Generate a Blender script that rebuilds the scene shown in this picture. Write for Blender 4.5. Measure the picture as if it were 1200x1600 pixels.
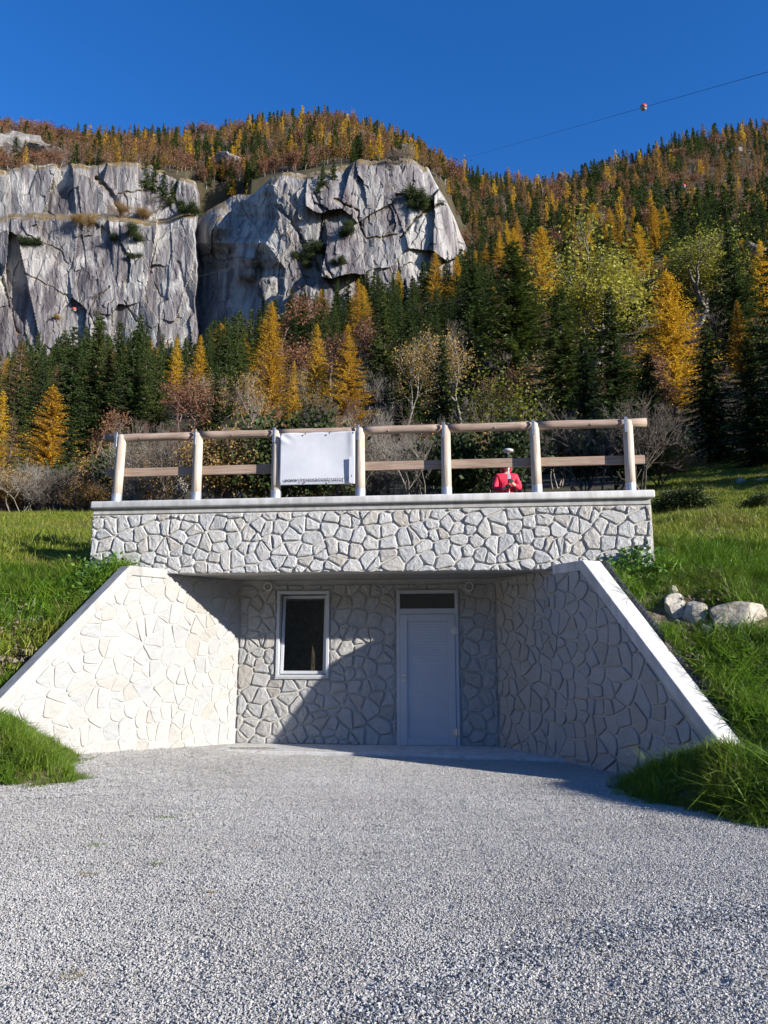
import bpy, bmesh, math, random
import numpy as np
from mathutils import Vector, Matrix
R = math.radians
rng = np.random.default_rng(7)
random.seed(7)
for _o in list(bpy.data.objects): bpy.data.objects.remove(_o)
scene = bpy.context.scene
COL = scene.collection

# ------------------------------------------------------------------ camera, sky, sun, exposure
PITCH = 10.3; EYE = 1.5; FPX = 1200.0
cam_data = bpy.data.cameras.new('camera')
cam_data.sensor_fit = 'VERTICAL'; cam_data.sensor_height = 32.0; cam_data.lens = 32.0 * FPX / 1600.0
cam_data.clip_start = 0.1; cam_data.clip_end = 5000
cam = bpy.data.objects.new('camera', cam_data); COL.objects.link(cam)
cam.location = (0, 0, EYE); cam.rotation_euler = (R(90 + PITCH), 0, 0)
scene.camera = cam

SUN_AZ = 58.0; SUN_EL = 18.5      # azimuth measured from straight behind the camera towards its right
to_sun = Vector((math.sin(R(SUN_AZ)) * math.cos(R(SUN_EL)), -math.cos(R(SUN_AZ)) * math.cos(R(SUN_EL)), math.sin(R(SUN_EL))))
world = bpy.data.worlds.new('World'); scene.world = world; world.use_nodes = True
wn = world.node_tree.nodes; wl = world.node_tree.links; wn.clear()
sky = wn.new('ShaderNodeTexSky'); sky.sky_type = 'NISHITA'; sky.sun_disc = False
sky.sun_elevation = R(SUN_EL); sky.sun_rotation = math.atan2(to_sun.x, to_sun.y)
sky.altitude = 900; sky.air_density = 1.0; sky.dust_density = 0.2; sky.ozone_density = 3.0
bg = wn.new('ShaderNodeBackground'); bg.inputs['Strength'].default_value = 0.088
wo = wn.new('ShaderNodeOutputWorld')
hs_n = wn.new('ShaderNodeHueSaturation'); hs_n.inputs['Hue'].default_value = .513; hs_n.inputs['Saturation'].default_value = 1.30; hs_n.inputs['Value'].default_value = 1.42; wl.new(sky.outputs[0], hs_n.inputs['Color']); wl.new(hs_n.outputs[0], bg.inputs[0]); wl.new(bg.outputs[0], wo.inputs[0])
sun_data = bpy.data.lights.new('sun', 'SUN'); sun_data.energy = 5.0; sun_data.angle = R(0.5); sun_data.color = (1.0, 0.945, 0.865)
sun = bpy.data.objects.new('sun', sun_data); COL.objects.link(sun)
sun.rotation_euler = to_sun.to_track_quat('Z', 'Y').to_euler()
sun.location = (30, -20, 40)
scene.view_settings.view_transform = 'Standard'; scene.view_settings.look = 'None'
scene.view_settings.gamma = 1; scene.view_settings.use_curve_mapping = False
scene.view_settings.exposure = 0.93
scene.render.engine = 'CYCLES'
scene.cycles.max_bounces = 5; scene.cycles.diffuse_bounces = 3; scene.cycles.glossy_bounces = 2
scene.cycles.transparent_max_bounces = 8

# ------------------------------------------------------------------ frames of reference
_p = R(PITCH)
FW = np.array([0, math.cos(_p), math.sin(_p)]); UPV = np.array([0, -math.sin(_p), math.cos(_p)])
def at(px, py, y):
    """the place seen at photo position (px, py) that lies y metres ahead"""
    d = FW + np.array([1., 0, 0]) * (px - 600) / FPX + UPV * (800 - py) / FPX
    t = y / d[1]
    return np.array([0, 0, EYE]) + d * t
def at_ground(px, py, z=0.0):
    d = FW + np.array([1., 0, 0]) * (px - 600) / FPX + UPV * (800 - py) / FPX
    return np.array([0, 0, EYE]) + d * ((z - EYE) / d[2])
def to_px(P):
    q = np.asarray(P, float) - [0, 0, EYE]; z = q @ FW
    return 600 + FPX * q[..., 0] / z, 800 - FPX * (q @ UPV) / z
BA = R(-6.0)
BO = np.array([-2.407, 12.929, 0.0])
BU = np.array([math.cos(BA), math.sin(BA), 0]); BV = np.array([-math.sin(BA), math.cos(BA), 0])
def bw(u, v, z=0.0): return BO + BU * u + BV * v + np.array([0, 0, z])
def to_uv(x, y):
    dx = x - BO[0]; dy = y - BO[1]
    return dx * BU[0] + dy * BU[1], dx * BV[0] + dy * BV[1]

# ------------------------------------------------------------------ helpers
def tag(o, label=None, cat=None, group=None, kind=None):
    if label: o['label'] = label
    if cat: o['category'] = cat
    if group: o['group'] = group
    if kind: o['kind'] = kind
    return o
def link(name, me, parent=None, loc=None, rz=None):
    o = bpy.data.objects.new(name, me); COL.objects.link(o)
    if parent: o.parent = parent
    if loc is not None: o.location = loc
    if rz is not None: o.rotation_euler = (0, 0, rz)
    return o
def empty(name, loc=(0, 0, 0), rz=0, parent=None):
    o = bpy.data.objects.new(name, None); COL.objects.link(o)
    o.location = loc; o.rotation_euler = (0, 0, rz); o.empty_display_size = .2
    if parent: o.parent = parent
    return o
def np_mesh(name, V, parts, smooth=False, attrs=None):
    """parts: list of (faces array MxK, material index)"""
    V = np.asarray(V, np.float32)
    me = bpy.data.meshes.new(name)
    me.vertices.add(len(V)); me.vertices.foreach_set('co', V.ravel())
    idx = []; start = []; tot = []; mi = []; s = 0
    for F, m in parts:
        F = np.asarray(F, np.int32)
        if len(F) == 0: continue
        k = F.shape[1]
        idx.append(F.ravel()); start.append(s + np.arange(len(F)) * k); tot.append(np.full(len(F), k)); mi.append(np.full(len(F), m)); s += len(F) * k
    idx = np.concatenate(idx); start = np.concatenate(start); tot = np.concatenate(tot); mi = np.concatenate(mi)
    me.loops.add(len(idx)); me.loops.foreach_set('vertex_index', idx.astype(np.int32))
    me.polygons.add(len(start)); me.polygons.foreach_set('loop_start', start.astype(np.int32)); me.polygons.foreach_set('loop_total', tot.astype(np.int32))
    me.polygons.foreach_set('material_index', mi.astype(np.int32))
    me.polygons.foreach_set('use_smooth', np.full(len(start), smooth))
    me.update(calc_edges=True)
    if attrs:
        for an, av in attrs.items():
            a = me.attributes.new(an, 'FLOAT', 'POINT'); a.data.foreach_set('value', np.asarray(av, np.float32))
    return me
class MB:
    """collects simple solids into one mesh"""
    def __init__(s): s.v = []; s.f = []
    def add(s, vs, fs):
        o = len(s.v); s.v += [tuple(map(float, v)) for v in vs]; s.f += [tuple(o + i for i in f) for f in fs]
    def box(s, x0, x1, y0, y1, z0, z1, M=None):
        vs = [(x, y, z) for z in (z0, z1) for y in (y0, y1) for x in (x0, x1)]
        if M: vs = [M @ Vector(v) for v in vs]
        s.add(vs, [(0, 2, 3, 1), (4, 5, 7, 6), (0, 1, 5, 4), (2, 6, 7, 3), (0, 4, 6, 2), (1, 3, 7, 5)])
    def tube(s, pts, rad, n=10, caps=True):
        pts = [Vector(p) for p in pts]; rad = rad if hasattr(rad, '__len__') else [rad] * len(pts)
        vs = []; up = None
        for i, p in enumerate(pts):
            t = (pts[min(i + 1, len(pts) - 1)] - pts[max(i - 1, 0)]).normalized()
            if up is None: up = t.orthogonal().normalized()
            up = (up - t * up.dot(t)); up = up.normalized() if up.length > 1e-6 else t.orthogonal().normalized()
            b = t.cross(up)
            vs += [p + (up * math.cos(2 * math.pi * k / n) + b * math.sin(2 * math.pi * k / n)) * rad[i] for k in range(n)]
        fs = [(i * n + k, i * n + (k + 1) % n, (i + 1) * n + (k + 1) % n, (i + 1) * n + k) for i in range(len(pts) - 1) for k in range(n)]
        if caps: fs += [tuple(reversed(range(n))), tuple((len(pts) - 1) * n + k for k in range(n))]
        s.add(vs, fs)
    def prism(s, poly, f0, f1):
        """poly of 2-D points, f0/f1 map a point to the two end faces"""
        n = len(poly); vs = [f0(*p) for p in poly] + [f1(*p) for p in poly]
        s.add(vs, [tuple(reversed(range(n))), tuple(range(n, 2 * n))] + [(k, (k + 1) % n, n + (k + 1) % n, n + k) for k in range(n)])
    def build(s, name, m, parent=None, bevel=0, smooth=False, seg=1):
        me = bpy.data.meshes.new(name); me.from_pydata(s.v, [], s.f)
        bm = bmesh.new(); bm.from_mesh(me); bmesh.ops.recalc_face_normals(bm, faces=bm.faces)
        if bevel: bmesh.ops.bevel(bm, geom=[e for e in bm.edges if len(e.link_faces) == 2 and e.calc_face_angle() > .5], offset=bevel, segments=seg, affect='EDGES', profile=.5)
        bm.to_mesh(me); bm.free()
        me.materials.append(m)
        if smooth: me.shade_smooth()
        return link(name, me, parent)

# numpy value noise
_perm = rng.random((256, 256)).astype(np.float64)
def vnoise(x, y):
    xi = np.floor(x).astype(int); yi = np.floor(y).astype(int); fx = x - xi; fy = y - yi
    fx = fx * fx * (3 - 2 * fx); fy = fy * fy * (3 - 2 * fy)
    a = _perm[xi & 255, yi & 255]; b = _perm[(xi + 1) & 255, yi & 255]; c = _perm[xi & 255, (yi + 1) & 255]; d = _perm[(xi + 1) & 255, (yi + 1) & 255]
    return (a + (b - a) * fx) * (1 - fy) + (c + (d - c) * fx) * fy
def fbm(x, y, o=4):
    s = 0; a = .5
    for k in range(o): s = s + a * (vnoise(x * 2 ** k + 17.3 * k, y * 2 ** k + 5.1 * k) - .5) * 2; a *= .5
    return s

# ------------------------------------------------------------------ materials
class NT:
    def __init__(s, name):
        s.m = bpy.data.materials.new(name); s.m.use_nodes = True; s.t = s.m.node_tree; s.n = s.t.nodes; s.n.clear()
        s.out = s.n.new('ShaderNodeOutputMaterial')
    def N(s, typ, ins=None, **kw):
        n = s.n.new(typ)
        for k, v in kw.items(): setattr(n, k, v)
        for k, v in (ins or {}).items():
            if isinstance(v, bpy.types.NodeSocket): s.t.links.new(v, n.inputs[k])
            else: n.inputs[k].default_value = v
        return n
    def pos(s, scale=(1, 1, 1), obj=False):
        if obj: src = s.N('ShaderNodeTexCoord').outputs['Object']
        else: src = s.N('ShaderNodeNewGeometry').outputs['Position']
        return s.N('ShaderNodeMapping', {'Vector': src, 'Scale': scale}).outputs[0]
    def noise(s, vec, scale, detail=4, rough=.55, dist=0):
        return s.N('ShaderNodeTexNoise', {'Vector': vec, 'Scale': scale, 'Detail': detail, 'Roughness': rough, 'Distortion': dist}).outputs['Fac']
    def ramp(s, fac, stops):
        r = s.N('ShaderNodeValToRGB', {'Fac': fac}); e = r.color_ramp.elements
        while len(e) < len(stops): e.new(.5)
        for i, (p, c) in enumerate(stops):
            e[i].position = p; e[i].color = (*c, 1) if len(c) == 3 else c
        return r.outputs[0]
    def mix(s, f, a, b, mode='MIX'):
        n = s.N('ShaderNodeMix', data_type='RGBA', blend_type=mode)
        for k, v in ((0, f), (6, a), (7, b)):
            if isinstance(v, bpy.types.NodeSocket): s.t.links.new(v, n.inputs[k])
            else: n.inputs[k].default_value = v if k == 0 or len(v) == 4 else (*v, 1)
        return n.outputs[2]
    def math(s, op, a, b=0.0, c=None):
        n = s.n.new('ShaderNodeMath'); n.operation = op
        for i, v in enumerate((a, b) if c is None else (a, b, c)):
            if isinstance(v, bpy.types.NodeSocket): s.t.links.new(v, n.inputs[i])
            else: n.inputs[i].default_value = v
        return n.outputs[0]
    def bump(s, h, strength=.5, dist=.01, normal=None):
        ins = {'Height': h, 'Strength': strength, 'Distance': dist}
        if normal: ins['Normal'] = normal
        return s.N('ShaderNodeBump', ins).outputs[0]
    def done(s, col, rough=.8, bump=None, metal=0, spec=.3, trans=0, transcol=None):
        ins = {'Base Color': col if isinstance(col, bpy.types.NodeSocket) else (*col, 1), 'Roughness': rough, 'Metallic': metal, 'Specular IOR Level': spec}
        if bump: ins['Normal'] = bump
        b = s.N('ShaderNodeBsdfPrincipled', ins)
        sh = b.outputs[0]
        if trans:
            c2 = transcol or col
            tr = s.N('ShaderNodeBsdfTranslucent', {'Color': c2 if isinstance(c2, bpy.types.NodeSocket) else (*c2, 1)})
            sh = s.N('ShaderNodeMixShader', {0: trans, 1: sh, 2: tr.outputs[0]}).outputs[0]
        s.t.links.new(sh, s.out.inputs[0])
        return s.m

def m_stone(name, cols, scale=1.0, bstr=.6):
    t = NT(name); P = t.pos()
    rnd = t.N('ShaderNodeObjectInfo').outputs['Random']
    base = t.ramp(rnd, cols)
    sp = t.noise(P, 70 * scale, 4, .7); sp2 = t.noise(P, 9 * scale, 4, .6)
    c = t.mix(t.math('MULTIPLY', sp, .55), base, t.ramp(sp, [(.3, (.16, .16, .17)), (.48, (.42, .42, .42)), (.62, (.62, .61, .59))]), 'OVERLAY')
    c = t.mix(.35, c, t.ramp(sp2, [(.3, (.36, .34, .32)), (.65, (.62, .62, .6))]), 'MULTIPLY')
    c = t.mix(.06, c, (.85, .85, .85), 'ADD')
    h = t.math('ADD', t.math('MULTIPLY', t.noise(P, 26 * scale, 5, .7), 1.0), t.math('MULTIPLY', t.noise(P, 110 * scale, 3, .7), .45))
    return t.done(c, .88, t.bump(h, bstr, .035))
M = {}
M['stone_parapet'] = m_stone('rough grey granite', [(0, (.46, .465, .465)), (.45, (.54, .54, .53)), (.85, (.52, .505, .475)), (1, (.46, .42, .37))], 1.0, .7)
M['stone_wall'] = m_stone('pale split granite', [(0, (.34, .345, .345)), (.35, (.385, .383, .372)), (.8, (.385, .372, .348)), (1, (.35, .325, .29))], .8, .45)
def m_mortar(name, c0, c1):
    t = NT(name); P = t.pos()
    c = t.ramp(t.noise(P, 6, 5, .6), [(.3, c0), (.7, c1)])
    return t.done(c, .95, t.bump(t.noise(P, 90, 4, .7), .4, .01))
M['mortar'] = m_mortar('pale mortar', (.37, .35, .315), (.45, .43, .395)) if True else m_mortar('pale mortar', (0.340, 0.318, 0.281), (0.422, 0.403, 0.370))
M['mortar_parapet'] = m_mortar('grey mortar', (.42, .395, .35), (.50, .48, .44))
def m_concrete(name, c0, c1):
    t = NT(name); P = t.pos()
    n1 = t.noise(P, 2.3, 5, .65); n2 = t.noise(t.pos((1, 1, .25)), 9, 4, .6)
    c = t.ramp(n1, [(.3, c0), (.7, c1)])
    c = t.mix(.5, c, t.ramp(n2, [(.35, (.50, .48, .45)), (.6, (.95, .95, .95))]), 'MULTIPLY')
    return t.done(c, .85, t.bump(t.noise(P, 60, 5, .7), .25, .006))
M['concrete'] = m_concrete('cast concrete', (0.334, 0.327, 0.304), (0.456, 0.448, 0.426))
M['concrete_dark'] = m_concrete('grey concrete', (0.258, 0.251, 0.228), (0.350, 0.342, 0.319))
M['concrete_pale'] = m_concrete('pale concrete', (0.456, 0.456, 0.441), (0.608, 0.600, 0.585))
def m_wood(name, c0, c1, c2):
    t = NT(name); P = t.pos(obj=True)
    P2 = t.N('ShaderNodeMapping', {'Vector': P, 'Scale': (1.4, 26, 26)}).outputs[0]
    g = t.noise(P2, 1.6, 5, .6, .6); k = t.noise(t.pos((1, 1, 1), True), 3.2, 3, .5)
    c = t.ramp(g, [(.28, c0), (.5, c1), (.72, c2)])
    c = t.mix(.35, c, t.ramp(k, [(.35, (.55, .45, .38)), (.6, (.95, .95, .95))]), 'MULTIPLY')
    return t.done(c, .72, t.bump(g, .3, .01))
M['rail_wood'] = m_wood('treated pine rail', (.23, .165, .125), (.36, .27, .21), (.45, .35, .28))
M['board_wood'] = m_wood('sawn pine board', (.21, .15, .11), (.33, .24, .18), (.41, .31, .235))
t = NT('peeled pine post'); P = t.N('ShaderNodeMapping', {'Vector': t.N('ShaderNodeTexCoord').outputs['Object'], 'Scale': (18, 18, 1.3)}).outputs[0]
g = t.noise(P, 1.5, 5, .6, .5)
c = t.ramp(g, [(.28, (.30, .22, .16)), (.5, (.46, .39, .32)), (.72, (.56, .50, .43))])
M['post_wood'] = t.done(c, .7, t.bump(g, .3, .01))
t = NT('galvanised steel'); n = t.noise(t.pos(), 25, 3)
M['steel'] = t.done(t.ramp(n, [(.35, (.42, .45, .48)), (.65, (.6, .62, .64))]), .42, None, .7, .5)
t = NT('dark steel strap'); M['strap'] = t.done(t.ramp(t.noise(t.pos(), 30), [(.3, (.16, .18, .21)), (.7, (.28, .30, .33))]), .45, None, .7, .5)
t = NT('chrome'); M['chrome'] = t.done(t.ramp(t.noise(t.pos(), 30), [(.3, (.5, .5, .52)), (.7, (.66, .66, .68))]), .28, None, .9, .5)
t = NT('white aluminium'); M['alu'] = t.done(t.ramp(t.noise(t.pos(), 3), [(.3, (.42, .435, .46)), (.7, (.48, .495, .52))]), .38, None, 0, .5)
t = NT('door paint'); M['door'] = t.done(t.ramp(t.noise(t.pos(), 2.5), [(.3, (.40, .41, .43)), (.7, (.45, .46, .48))]), .45, None, 0, .5)
t = NT('plastic ring'); M['plastic'] = t.done(t.ramp(t.noise(t.pos(), 9), [(.3, (.62, .60, .54)), (.7, (.75, .73, .67))]), .5)
t = NT('dark room'); M['room'] = t.done(t.ramp(t.noise(t.pos(), 2), [(.3, (.05, .05, .05)), (.7, (.10, .10, .10))]), .9)
t = NT('window glass')
fr = t.N('ShaderNodeFresnel', {'IOR': 1.5}); gl = t.N('ShaderNodeBsdfGlossy', {'Color': (.9, .93, .95, 1), 'Roughness': .01}); tp = t.N('ShaderNodeBsdfTransparent', {'Color': (.72, .76, .76, 1)})
t.t.links.new(t.N('ShaderNodeMixShader', {0: t.math('ADD', fr.outputs[0], .03), 1: tp.outputs[0], 2: gl.outputs[0]}).outputs[0], t.out.inputs[0]); M['glass'] = t.m
t = NT('black dimpled membrane'); M['membrane'] = t.done(t.ramp(t.noise(t.pos(), 12), [(.3, (.012, .013, .016)), (.7, (.03, .032, .036))]), .45, None, 0, .4)
t = NT('vinyl banner'); M['banner'] = t.done(t.ramp(t.noise(t.pos(), 5), [(.3, (.50, .51, .55)), (.7, (.58, .59, .62))]), .5, None, 0, .35)
t = NT('banner ink'); M['ink'] = t.done(t.ramp(t.noise(t.pos(), 40), [(.3, (.03, .03, .035)), (.7, (.09, .09, .10))]), .6)
t = NT('banner strip'); M['strip'] = t.done(t.ramp(t.noise(t.pos(), 40), [(.3, (.52, .53, .57)), (.7, (.57, .58, .61))]), .6)

def m_foliage(name, stops, tr=.3, sat=None):
    t = NT(name)
    rnd = t.N('ShaderNodeObjectInfo').outputs['Random']; isl = t.N('ShaderNodeNewGeometry').outputs['Random Per Island']
    f = t.math('ADD', t.math('MULTIPLY', rnd, .6), t.math('MULTIPLY', isl, .4))
    c = t.ramp(f, stops)
    return t.done(c, .6, None, 0, .25, tr)
M['spruce'] = m_foliage('spruce needles', [(0, (.028, .054, .016)), (.35, (.052, .086, .020)), (.7, (.082, .116, .025)), (1, (.125, .152, .03))], .22)
M['larch'] = m_foliage('golden larch needles', [(0, (.46, .25, .03)), (.35, (.57, .34, .03)), (.7, (.67, .43, .032)), (1, (.70, .50, .045))], .35)
M['larch_dull'] = m_foliage('rusty larch needles', [(0, (.17, .11, .055)), (.35, (.25, .155, .06)), (.7, (.33, .20, .06)), (1, (.42, .26, .06))], .3)
M['beech'] = m_foliage('rust beech leaves', [(0, (.12, .055, .035)), (.4, (.19, .085, .045)), (.75, (.25, .12, .055)), (1, (.27, .16, .07))], .3)
M['willow'] = m_foliage('yellow green leaves', [(0, (.20, .20, .04)), (.5, (.32, .31, .05)), (1, (.42, .38, .06))], .35)
M['maple'] = m_foliage('turning maple leaves', [(0, (.06, .09, .015)), (.4, (.16, .17, .02)), (.75, (.34, .29, .02)), (1, (.46, .36, .03))], .35)
M['birch'] = m_foliage('thin ochre leaves', [(0, (.24, .15, .05)), (.5, (.34, .22, .06)), (1, (.44, .30, .07))], .3)
M['evergreen'] = m_foliage('dark shrub leaves', [(0, (.02, .035, .012)), (1, (.06, .085, .02))], .2)
def m_bark(name, c0, c1):
    t = NT(name); n = t.noise(t.pos((1, 1, .3)), 7, 4, .6)
    return t.done(t.ramp(n, [(.35, c0), (.65, c1)]), .9, t.bump(n, .5, .03))
M['bark'] = m_bark('brown bark', (.045, .035, .028), (.12, .10, .08))
M['bark_grey'] = m_bark('grey twigs', (.085, .068, .055), (.17, .14, .115))
M['bark_pale'] = m_bark('pale twigs', (.16, .14, .115), (.30, .27, .23))
M['bark_red'] = m_bark('reddish twigs', (.10, .06, .05), (.20, .125, .10))

def m_ground_veg(name, stops, scale=1.0, bs=.5):
    t = NT(name); P = t.pos()
    n1 = t.noise(P, .35 * scale, 6, .65); n2 = t.noise(P, 6 * scale, 4, .7)
    c = t.ramp(n1, stops)
    c = t.mix(.6, c, t.ramp(n2, [(.3, (.35, .35, .35)), (.65, (1, 1, 1))]), 'MULTIPLY')
    return t.done(c, .95, t.bump(n2, bs, .12))
M['forest_floor'] = m_ground_veg('forest floor', [(.3, (.035, .030, .018)), (.5, (.075, .058, .03)), (.7, (.05, .055, .022))], .25)
t = NT('turf and soil'); P = t.pos(); n1 = t.noise(P, .56, 6, .65); n2 = t.noise(P, 9, 5, .75); nz_ = t.N('ShaderNodeSeparateXYZ', {0: t.N('ShaderNodeNewGeometry').outputs['True Normal']}).outputs[2]
c = t.ramp(n1, [(.32, (.05, .065, .016)), (.5, (.07, .085, .02)), (.62, (.12, .11, .04)), (.72, (.18, .14, .08))])
soil_ = t.ramp(n2, [(.3, (.10, .075, .05)), (.5, (.22, .17, .115)), (.7, (.34, .28, .20))])
c = t.mix(t.ramp(t.math('ADD', nz_, t.math('MULTIPLY', n1, .25)), [(.80, (1, 1, 1)), (.95, (0, 0, 0))]), c, soil_)
c = t.mix(.6, c, t.ramp(n2, [(.3, (.4, .4, .4)), (.65, (1, 1, 1))]), 'MULTIPLY')
M['turf'] = t.done(c, .95, t.bump(n2, .9, .12))
def m_blades(name, stops, dry):
    t = NT(name); P = t.pos()
    rnd = t.N('ShaderNodeObjectInfo').outputs['Random']; isl = t.N('ShaderNodeNewGeometry').outputs['Random Per Island']
    f = t.math('ADD', t.math('MULTIPLY', rnd, .45), t.math('MULTIPLY', isl, .55))
    c = t.ramp(f, stops)
    pn = t.noise(P, .7, 3, .6)
    c = t.mix(t.ramp(pn, [(.48, (0, 0, 0)), (.70, (.75, .75, .75))]), c, dry)
    return t.done(c, .5, None, 0, .35, .35)
M['grass'] = m_blades('lush grass blades', [(0, (.055, .12, .012)), (.4, (.10, .20, .015)), (.8, (.17, .28, .02)), (1, (.30, .30, .08))], (.19, .22, .03))
M['meadow'] = m_blades('short meadow blades', [(0, (.09, .15, .015)), (.4, (.17, .23, .02)), (.8, (.25, .28, .03)), (1, (.36, .31, .10))], (.27, .24, .05))
M['dry'] = m_blades('dry grass blades', [(0, (.22, .17, .08)), (.5, (.32, .26, .12)), (1, (.42, .35, .18))], (.28, .23, .1))

t = NT('gravel bed'); P = t.pos()
n1 = t.N('ShaderNodeTexVoronoi', {'Vector': P, 'Scale': 75.0}).outputs['Color']; n3 = t.noise(P, .8, 4, .6)
c = t.ramp(t.N('ShaderNodeSeparateColor', {0: n1}).outputs[0], [(0, (.34, .325, .30)), (.5, (.45, .435, .405)), (1, (.56, .545, .515))])
c = t.mix(.5, c, t.ramp(n3, [(.3, (.62, .60, .57)), (.7, (.95, .95, .95))]), 'MULTIPLY')
M['gravel_bed'] = t.done(c, .95, t.bump(t.noise(P, 120, 3, .7), .8, .02))
t = NT('gravel chips'); isl = t.N('ShaderNodeNewGeometry').outputs['Random Per Island']; P = t.pos(); n3 = t.noise(P, .7, 4, .6)
c = t.ramp(isl, [(0, (.26, .25, .235)), (.10, (.41, .40, .375)), (.6, (.46, .45, .43)), (.9, (.56, .55, .53)), (1, (.46, .40, .33))])
c = t.mix(.45, c, t.ramp(n3, [(.3, (.66, .63, .60)), (.65, (1, 1, 1))]), 'MULTIPLY')
c = t.mix(.5, c, t.ramp(t.noise(P, 160, 2, .6), [(.35, (.6, .6, .6)), (.65, (1, 1, 1))]), 'MULTIPLY')
M['gravel'] = t.done(c, .85)
t = NT('dark gravel chips'); isl = t.N('ShaderNodeNewGeometry').outputs['Random Per Island']
M['gravel_dark'] = t.done(t.ramp(isl, [(0, (.08, .08, .085)), (.4, (.18, .18, .18)), (.75, (.36, .36, .35)), (1, (.5, .5, .49))]), .85)

# cliff rock: vertical stains, pale broken patches, brown grass on the ledges
t = NT('cliff granite'); P = t.pos(); G = t.N('ShaderNodeNewGeometry')
streak = t.noise(t.pos((.22, .22, .018)), 1.0, 6, .62, .4)
streak2 = t.noise(t.pos((.9, .9, .06)), 1.0, 4, .6)
patch = t.noise(t.pos((.045, .045, .03)), 1.0, 5, .62, .8)
fine = t.noise(P, 1.1, 6, .7)
c = t.ramp(streak, [(.34, (.10, .09, .095)), (.43, (.17, .155, .16)), (.50, (.255, .24, .235)), (.62, (.35, .34, .32))])
c = t.mix(.55, c, t.ramp(streak2, [(.32, (.42, .40, .42)), (.56, (1, 1, 1))]), 'MULTIPLY')
c = t.mix(t.ramp(patch, [(.53, (0, 0, 0)), (.60, (.85, .85, .85))]), c, (.43, .415, .385))
bigp = t.noise(t.pos((.02, .02, .012)), 1.0, 3, .5)
c = t.mix(.5, c, t.ramp(bigp, [(.4, (.58, .53, .56)), (.55, (1, 1, 1))]), 'MULTIPLY')
c = t.mix(.25, c, t.ramp(fine, [(.32, (.48, .47, .46)), (.62, (1, 1, 1))]), 'MULTIPLY')
nz = t.N('ShaderNodeSeparateXYZ', {0: G.outputs['Normal']}).outputs[2]
veg = t.math('MULTIPLY', t.ramp(nz, [(.42, (0, 0, 0)), (.62, (1, 1, 1))]), t.ramp(t.noise(P, .35, 4, .7), [(.36, (0, 0, 0)), (.5, (1, 1, 1))]))
c = t.mix(veg, c, t.ramp(t.noise(P, .8, 4, .7), [(.35, (.06, .055, .025)), (.55, (.19, .125, .045)), (.7, (.15, .10, .04))]))
hh = t.math('ADD', t.noise(t.pos((.5, .5, .14)), 1.0, 8, .68), t.math('MULTIPLY', fine, .6))
M['cliff'] = t.done(c, .9, t.bump(hh, .45, .8))
t = NT('pale boulder'); P = t.pos(); a = t.noise(P, 2.5, 6, .65); b = t.noise(P, 22, 5, .7)
c = t.ramp(a, [(.3, (.30, .26, .20)), (.5, (.42, .38, .31)), (.7, (.50, .47, .40))])
c = t.mix(.5, c, t.ramp(b, [(.3, (.6, .56, .5)), (.6, (1, 1, 1))]), 'MULTIPLY')
M['boulder'] = t.done(c, .9, t.bump(t.math('ADD', a, t.math('MULTIPLY', b, .4)), .6, .05))
t = NT('bare soil'); P = t.pos(); a = t.noise(P, 5, 6, .7)
M['soil'] = t.done(t.ramp(a, [(.3, (.10, .075, .05)), (.5, (.20, .155, .105)), (.7, (.30, .25, .18))]), .95, t.bump(a, .9, .06))

# ------------------------------------------------------------------ terrain functions
D_NODES = [
 (24,  [(-600,815),(-300,812),(0,810),(140,808),(300,802),(600,797),(900,787),(1020,776),(1200,762),(1500,742),(1900,720)]),
 (32,  [(-600,808),(-300,806),(140,805),(400,790),(700,784),(1000,764),(1200,742),(1500,712),(1900,690)]),
 (60,  [(-600,770),(-300,768),(0,765),(300,760),(600,750),(900,730),(1200,690),(1500,650),(1900,620)]),
 (100, [(-600,705),(-300,700),(0,695),(300,680),(600,650),(900,595),(1200,560),(1500,520),(1900,500)]),
 (170, [(-600,655),(-300,650),(0,645),(200,640),(400,610),(600,560),(750,505),(900,470),(1200,450),(1500,430),(1900,420)]),
 (262, [(-600,625),(-300,615),(0,606),(200,600),(310,585),(400,535),(500,512),(600,485),(700,455),(760,410),(850,372),(1000,352),(1200,342),(1500,330),(1900,330)]),
 (285, [(-600,615),(-300,606),(0,600),(200,596),(310,580),(400,530),(500,508),(600,480),(700,450),(725,430),(760,385),(850,362),(1000,342),(1200,330),(1500,320),(1900,320)]),
 (290, [(-600,262),(-300,262),(0,270),(150,266),(292,276),(304,575),(345,560),(352,550),(392,282),(480,266),(560,254),(640,256),(690,288),(722,360),(735,375),(760,380),(850,360),(1000,340),(1200,327),(1500,318),(1900,318)]),
 (301, [(-600,260),(-300,260),(0,268),(150,264),(292,274),(304,570),(335,570),(350,560),(356,288),(392,280),(480,265),(560,253),(640,254),(690,284),(722,352),(735,366),(760,374),(850,356),(1000,336),(1200,322),(1500,314),(1900,314)]),
 (308, [(-600,258),(-300,258),(0,266),(150,262),(300,270),(345,286),(392,278),(480,262),(560,250),(640,252),(690,280),(722,345),(735,360),(760,370),(850,352),(1000,333),(1200,319),(1500,311),(1900,311)]),
 (440, [(-600,215),(-300,212),(0,205),(60,212),(100,224),(200,226),(300,218),(400,204),(500,190),(560,204),(600,218),(650,243),(700,272),(750,290),(850,298),(900,288),(950,272),(1000,258),(1050,238),(1100,220),(1150,210),(1200,205),(1500,195),(1900,195)]),
 (650, [(-600,300),(0,280),(500,260),(700,330),(900,350),(1200,280),(1900,280)]),
]
_nodes = []
for D, tab in D_NODES:
    ts = []; zs = []
    for px, py in tab:
        q = at(px, py, D); ts.append(q[0] / D); zs.append(q[2])
    _nodes.append((D, np.array(ts), np.array(zs)))
_ND = np.array([n[0] for n in _nodes], float)
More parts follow.
